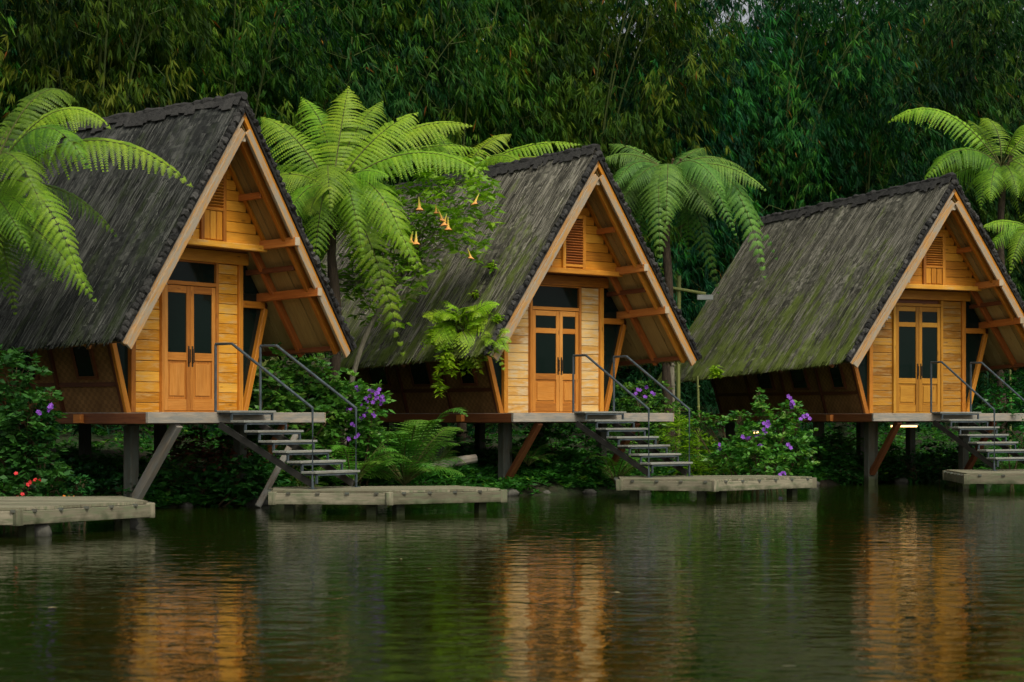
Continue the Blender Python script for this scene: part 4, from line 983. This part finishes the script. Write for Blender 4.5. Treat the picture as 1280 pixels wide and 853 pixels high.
# low thicket closing the view beneath the bamboo and the dense wood behind
def forest():
    rs = np.random.default_rng(31); LV = Leaves(); n = 90000
    t = rs.uniform(-24, 60, n); s = rs.uniform(18.5, 25, n); x = 1+.737*t-.676*s; y = 40+.676*t+.737*s
    top = 13.4+.12*np.maximum(0, t)+1.8*np.sin(t*.7)+1.2*np.sin(t*1.9+1)-5.5*np.exp(-((t-26)/8)**2)
    z = 2+rs.random(n)**.9*(top-2); cl = np.sin(x*1.9+z*1.4)*np.sin(y*1.7-z*2.1)
    keep = cl > -.55; x, y, z, cl = x[keep], y[keep], z[keep], cl[keep]; m = len(x)
    P = np.stack([x, y, z], 1); D = rs.normal(size=(m, 3))*np.array([1, 1, .6])+np.array([0, 0, -.5])
    LV.leaf(P, D, rs.uniform(.35, .7, m), rs.uniform(.10, .22, m), np.clip(.4+.3*cl+rs.normal(size=m)*.15, 0, 1))
    o = LV.build('forest', M['wood_far']); tag(o, 'dense dark woodland closing off the view behind the bamboo', None, None, 'stuff')
    LV = Leaves(); n = 42000; t = rs.uniform(-14, 36, n); s = rs.uniform(7.5, 13, n); x = 1+.737*t-.676*s; y = 40+.676*t+.737*s
    g = np.array([gz(a, b) for a, b in zip(x, y)]); hh = 1.6+1.1*np.sin(t*1.1)+.7*np.sin(t*2.7+s)
    z = g+rs.random(n)*np.maximum(.4, hh+(s-7.5)*.35)
    LV.leaf(np.stack([x, y, z], 1), rs.normal(size=(n, 3))+np.array([0, -.3, -.5]), rs.uniform(.16, .34, n), rs.uniform(.04, .08, n), np.clip(rs.normal(.35, .18, n), 0, 1))
    o = LV.build('thicket', M['wood_far']); tag(o, 'dark leafy thicket at the foot of the bamboo', None, None, 'stuff')
forest()
# slender canes standing between the middle and far huts
for px, Y, h_, lb in ((872, 46.0, 1.9, 'slim yellow green cane left of the far hut eave'), (1262, 51, 3.0, 'slim cane behind the last handrail'), (838, 46.6, 3.0, 'mottled pale trunk beside the middle hut stair rail')):
    x, y, z = gpt(px, Y); t = thing('bamboo_cane', (x, y, z), lb, 'bamboo', 'slender canes between the huts')
    m = MB(); r = .032 if 'slim' in lb else .085
    m.tube([(0, 0, -.2), (.03, 0, h_*.5), (.0, 0, h_)], [r, r*.9, r*.8], 8)
    for q in range(int(h_/.45)): m.tube([(.02, 0, .3+q*.45), (.02, 0, .325+q*.45)], r*1.12, 8)
    m.build('culm', M['pole' if 'slim' in lb else 'twig'], t)

# ------------------------------------------------------------------ light, sky, camera
W = bpy.data.worlds.new('World'); S.world = W; W.use_nodes = True; nt = W.node_tree; nt.nodes.clear()
SUN_EL, SUN_AZ = rad(52), rad(150)      # azimuth measured clockwise from +Y
sky = N(nt, 'ShaderNodeTexSky'); sky.sky_type = 'NISHITA'; sky.sun_disc = False; sky.sun_elevation = SUN_EL; sky.sun_rotation = SUN_AZ
sky.dust_density = 5; sky.air_density = 1.0; sky.ozone_density = 1.0
hs = N(nt, 'ShaderNodeHueSaturation'); hs.inputs['Saturation'].default_value = .22
bg = N(nt, 'ShaderNodeBackground'); bg.inputs[1].default_value = .11; out = N(nt, 'ShaderNodeOutputWorld')
nt.links.new(sky.outputs[0], hs.inputs['Color']); nt.links.new(hs.outputs[0], bg.inputs[0]); nt.links.new(bg.outputs[0], out.inputs[0])
sd = bpy.data.lights.new('sun', 'SUN'); sd.energy = 1.3; sd.angle = rad(14); sd.color = (1, .92, .76)
so = bpy.data.objects.new('sun', sd); COL.objects.link(so)
dv = Vector((math.sin(SUN_AZ)*math.cos(SUN_EL), math.cos(SUN_AZ)*math.cos(SUN_EL), math.sin(SUN_EL)))
so.rotation_euler = dv.to_track_quat('Z', 'Y').to_euler()
cam = bpy.data.cameras.new('camera'); co = bpy.data.objects.new('camera', cam); COL.objects.link(co); S.camera = co
co.location = (0, 0, EYE); co.rotation_euler = (rad(90), 0, 0); cam.sensor_width = 36; cam.lens = FPX/1280*36
cam.shift_y = (HZ-426.5)/1280; cam.clip_end = 1000; cam.clip_start = .1
cam.dof.use_dof = True; cam.dof.focus_distance = 38.5; cam.dof.aperture_fstop = 3.2
S.view_settings.view_transform = 'Standard'; S.view_settings.look = 'None'; S.view_settings.exposure = .3; S.view_settings.gamma = 1
S.cycles.max_bounces = 6; S.cycles.diffuse_bounces = 3; S.cycles.transmission_bounces = 4
S.cycles.use_denoising = True
